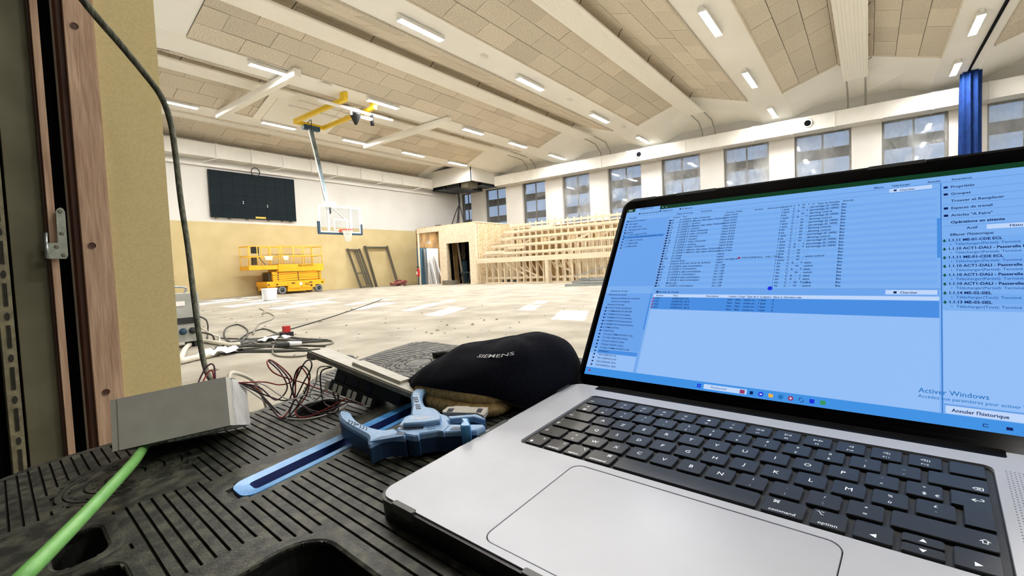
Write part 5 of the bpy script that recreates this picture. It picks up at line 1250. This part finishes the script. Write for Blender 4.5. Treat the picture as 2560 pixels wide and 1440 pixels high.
# ------------------------------------------------------------------ grey keypad unit on the left
def fitbox():
    # lower left corner, length, height, depth vectors (mm) of the leaning housing
    l = Vector((.545, .837, .040)); d = Vector((-.774, .521, -.360)); h = Vector((-.322, .166, .932))
    return Vector(at_t(280, 1130, 3)), l * 104, h * 50, d * 62
BL, l, hh, dd = fitbox()
KU = thing('wall_unit', 'grey wall button housing leaning on the table edge', 'control unit', MT @ Vector((BL.x, BL.y, ZT)))
def slab(o, a, c, e): return MB().add([o, o + a, o + a + c, o + c, o + e, o + a + e, o + a + c + e, o + c + e], [(0, 3, 2, 1), (4, 5, 6, 7), (0, 1, 5, 4), (1, 2, 6, 5), (2, 3, 7, 6), (3, 0, 4, 7)])
ln_ = l.normalized(); dn = dd.normalized(); hn = hh.normalized()
slab(BL + ln_ * 6, l - ln_ * 6, dd * .2, hh).xf(MT).build('front_cover', 'unit_grey', KU)
slab(BL + dn * .6, ln_ * 6, dd * .2, hh).xf(MT).build('cover_edge', 'unit_grey', KU)
slab(BL + ln_ * 1 + dd * .22, l - ln_ * 1, dd * .78, hh - hn * 1.5).xf(MT).build('housing', 'unit_side', KU)
slab(BL + l + dd * .25, ln_ * .7, dd * .7, hh * .98).xf(MT).build('side_label', 'unit_label', KU)
for k in range(8):
    slab(BL + l * (.38 + .075 * k) + dd * .3 - hn * 1.6, ln_ * 5, dd * .4, hn * 1.6).xf(MT).build('snap_tab', 'unit_side', KU)
for f in (.19, .27, .9): slab(BL + l * f + dd * .5 + hh * .97, ln_ * 7, dd * .15, hn * 4).xf(MT).build('clip', 'zinc', KU)

# green bus cable from under the unit towards the viewer
pts = [BL + l * .36 + dd * .5 + hn * 4, at_t(372, 1108, -9), at_t(330, 1160, 6), at_t(235, 1262, 16), at_t(150, 1350, 22), at_t(50, 1450, 26), at_t(-60, 1560, 10)]
MB().tube(spline([Vector(p) for p in pts], 8), 4.4, 14).xf(MT).build('bus_cable', 'knx_green', smooth=True, label='thick green bus cable running from the grey unit to the lower left', cat='cable')
# dark supply cable hanging down in front of the jamb
top = [at_y(-60, -480, .985), at_y(30, -290, .95), at_y(125, -115, .91), at_y(215, 10, .90), at_y(300, 110, .90), at_y(362, 185, .90), at_y(402, 240, .895), at_y(425, 300, .885), at_y(438, 380, .865), at_y(452, 500, .83), at_y(470, 620, .79), at_y(492, 800, .73), at_y(515, 925, .68), MT @ (BL + l * .82 + hh * .9 + dd * .6)]
MB().tube(spline(top, 8), .0048, 12, rs=[.0058 - .0028 * i / (8 * (len(top) - 1)) for i in range(8 * (len(top) - 1) + 1)]).build('supply_cable', 'rope', smooth=True, label='dark dusty cable hanging from the door jamb to the grey unit', cat='cable')
q = [MT @ (BL + l * .9 + hh * .95 + dd * .6), MT @ (BL + l * .9 + hh * 1.25 + dd * .9), MT @ (BL + l * .92 + hh * 1.05 + dd * 2.2), MT @ (BL + l * .92 + hh * .1 + dd * 2.8)]
MB().tube(spline(q, 6), .0022, 8).build('thin_cable', 'cable_pale', smooth=True, label='thin pale cable dropping behind the grey unit', cat='cable')

# ------------------------------------------------------------------ tilted room thermostat with terminals
PR = Vector(at_t(1040, 1006, -8)); l2 = (Vector(at_t(765, 893, 48)) - PR).normalized(); w2 = Vector((-.6, .78, -.12)); w2 = (w2 - l2 * w2.dot(l2)).normalized(); n2 = l2.cross(w2)
if n2.z < 0: n2 = -n2
L2, W2 = (Vector(at_t(765, 893, 48)) - PR).length, 40
TH = thing('room_thermostat', 'grey room control panel tilted up with its terminal side showing', 'control panel', MT @ Vector((-250, -30, ZT)))
slab(PR + n2 * 2, l2 * L2, w2 * W2, n2 * 5).xf(MT).build('frame', 'panel_rim', TH)
slab(PR + n2 * 7 + l2 * 2 + w2 * 2, l2 * (L2 - 4), w2 * (W2 - 4), n2 * 1.6).xf(MT).build('front_plate', 'panel_grey', TH)
slab(PR + n2 * 8.5 + l2 * 30 + w2 * 10, l2 * 66, w2 * 24, n2 * 4).xf(MT).build('raised_cover', 'panel_grey', TH)
slab(PR + l2 * (L2 - 9) - n2 * 1, l2 * 8, w2 * W2, n2 * 3).xf(MT).build('end_lug', 'panel_rim', TH)
slab(PR + l2 * 22 + w2 * 5 - n2 * 14, l2 * 88, w2 * 33, n2 * 14).xf(MT).build('module_body', 'black', TH)
slab(PR + l2 * 50 + w2 * 3 - n2 * 27, l2 * 62, w2 * 30, n2 * 13).xf(MT).build('module_back', 'black', TH)
for k, s in enumerate((54, 61, 75, 82, 95, 102, 113)):
    slab(PR + l2 * s + w2 * 1.5 - n2 * 27, l2 * 4.6, w2 * 3, n2 * 10).xf(MT).build('terminal', 'terminal', TH)
for s in (60, 78, 96): slab(PR + l2 * s + w2 * 4 - n2 * 13, l2 * 8, w2 * 2, n2 * 9).xf(MT).build('cable_clamp', 'tool_slot', TH)

# thin wires between the unit and the thermostat
W0 = BL + l + dd * .55 + hh * .93
def wire(k, pts, m, r=.85, label=None):
    MB().tube(spline([Vector(p) for p in pts], 8), r, 7).xf(MT).build('thin_wire', m, smooth=True, label=label, cat='wire', group='thin wires between the grey unit and the tilted panel')
term = lambda s, o=0: PR + l2 * (s + 2.3) + w2 * (1 + o) - n2 * 27
jt = lambda px, py, z: Vector(at_t(px, py, z))
wire(0, [W0, jt(660, 955, 26), jt(700, 962, 16), jt(730, 952, 20), jt(712, 925, 38), jt(678, 900, 50), jt(668, 908, 52), jt(690, 935, 38), jt(760, 958, 10), jt(830, 985, -6), term(61)], 'wire_red', label='red wire making the tall left loop')
wire(1, [W0, jt(648, 968, 20), jt(690, 1000, 2), jt(718, 970, 14), jt(700, 930, 34), jt(672, 903, 50), jt(684, 906, 50), jt(720, 945, 28), jt(740, 1000, 0), jt(800, 1030, -13), term(75)], 'wire_mauve', label='dark mauve wire following the tall left loop')
wire(2, [W0, jt(640, 970, 18), jt(680, 1020, -8), jt(706, 1044, -14), jt(735, 1000, 0), jt(740, 945, 28), jt(752, 918, 40), jt(772, 950, 24), jt(765, 990, 2), jt(738, 1030, -12), jt(770, 1042, -15), term(82)], 'wire_red', label='red wire making the round middle loop')
wire(3, [W0, jt(650, 985, 10), jt(690, 1025, -10), jt(720, 1042, -14), jt(760, 985, 4), jt(775, 940, 28), jt(758, 915, 40), jt(738, 935, 32), jt(736, 990, 2), jt(790, 1036, -14), jt(840, 1020, -12), term(95)], 'wire_black', label='black wire making the round middle loop')
wire(4, [W0, jt(670, 990, 6), jt(720, 1000, 0), jt(735, 960, 18), jt(758, 912, 44), jt(774, 900, 50), jt(778, 920, 42), jt(752, 970, 14), jt(725, 1040, -14), jt(800, 1034, -14), jt(845, 1028, -13), term(102)], 'wire_black', label='black wire making the small loop beside the panel end')
wire(5, [W0, jt(655, 960, 22), jt(720, 998, 4), jt(770, 985, 4), jt(820, 990, -4), term(54)], 'wire_white', .8, label='pale striped wire stretched straight to the panel')
wire(6, [W0, jt(670, 1010, -4), jt(700, 1040, -14), jt(760, 1048, -15.5), jt(820, 1034, -15), jt(850, 1010, -12), term(113, 1)], 'wire_white', .8, label='pale wire sagging onto the table')
wire(7, [W0, jt(640, 975, 16), jt(690, 1035, -12), jt(710, 1046, -15), jt(730, 1040, -15), jt(800, 1004, -6), jt(838, 1000, -8), term(61, 2)], 'wire_black', label='black wire sagging onto the table')
wire(8, [PR + l2 * 118 + w2 * 3, jt(797, 920, 34), jt(790, 955, 14), jt(775, 985, -4), jt(790, 1000, -10), term(113)], 'wire_white', .8, label='pale wire hanging from the raised panel end')
wire(9, [PR + l2 * 116 + w2 * 3, jt(803, 930, 30), jt(803, 975, 2), jt(812, 1010, -14), jt(840, 1016, -14), term(95, 2)], 'wire_black', label='black wire hanging from the raised panel end')
MB().tube(spline([BL + l * .66 + hh + dd * .4, BL + l * .66 + hh * 1.18 + dd * .5, BL + l * .74 + hh * 1.42 + dd * .5, BL + l * .8 + hh * 1.4 + dd * .5, BL + l * .8 + hh + dd * .5], 6), .9, 7).xf(MT).build('thin_wire', 'wire_mauve', smooth=True, label='dark wire loop standing up behind the grey unit', cat='wire')
MB().tube(spline([BL + l * .69 + hh + dd * .4, BL + l * .73 + hh * 1.25 + dd * .5, BL + l * .78 + hh * 1.3 + dd * .5, BL + l * .79 + hh + dd * .5], 6), .8, 7).xf(MT).build('thin_wire', 'wire_red', smooth=True, label='short red wire loop standing up behind the grey unit', cat='wire')

# small black plug behind the cap, dark pad behind the panel
t = thing('jack_plug', 'small black plug with a short lead on the far round pad of the table', 'plug', MT @ Vector((-338, 143, ZT)))
MB().tube([Vector((-343, 142, ZT + 5)), Vector((-330, 147, ZT + 6)), Vector((-318, 150, ZT + 7))], 5, 10, rs=[4.5, 5.5, 3.2]).xf(MT).build('plug_body', 'rubber', t, smooth=True)
MB().box(-348, -341, 138, 146, ZT, ZT + 9).xf(MT).build('plug_tip', 'rubber', t)
MB().tube(spline([Vector((-318, 150, ZT + 7)), Vector((-300, 156, ZT + 7)), Vector((-270, 160, ZT + 2.5)), Vector((-230, 150, ZT + 2))], 6), 2.2, 8).xf(MT).build('lead', 'rubber', t, smooth=True)
MB().lathe([(0, 12), (9, 10), (14, 4), (13, 0), (0, 0)], n=18).xf(MT @ Matrix.Translation((*at_t(872, 905, ZT).xy, ZT)) @ Matrix.Diagonal((1.5, .8, 1, 1))).build('cable_grommet', 'rubber', smooth=True, label='small black rubber dome behind the tilted panel at the table edge', cat='grommet')
flush_letters()
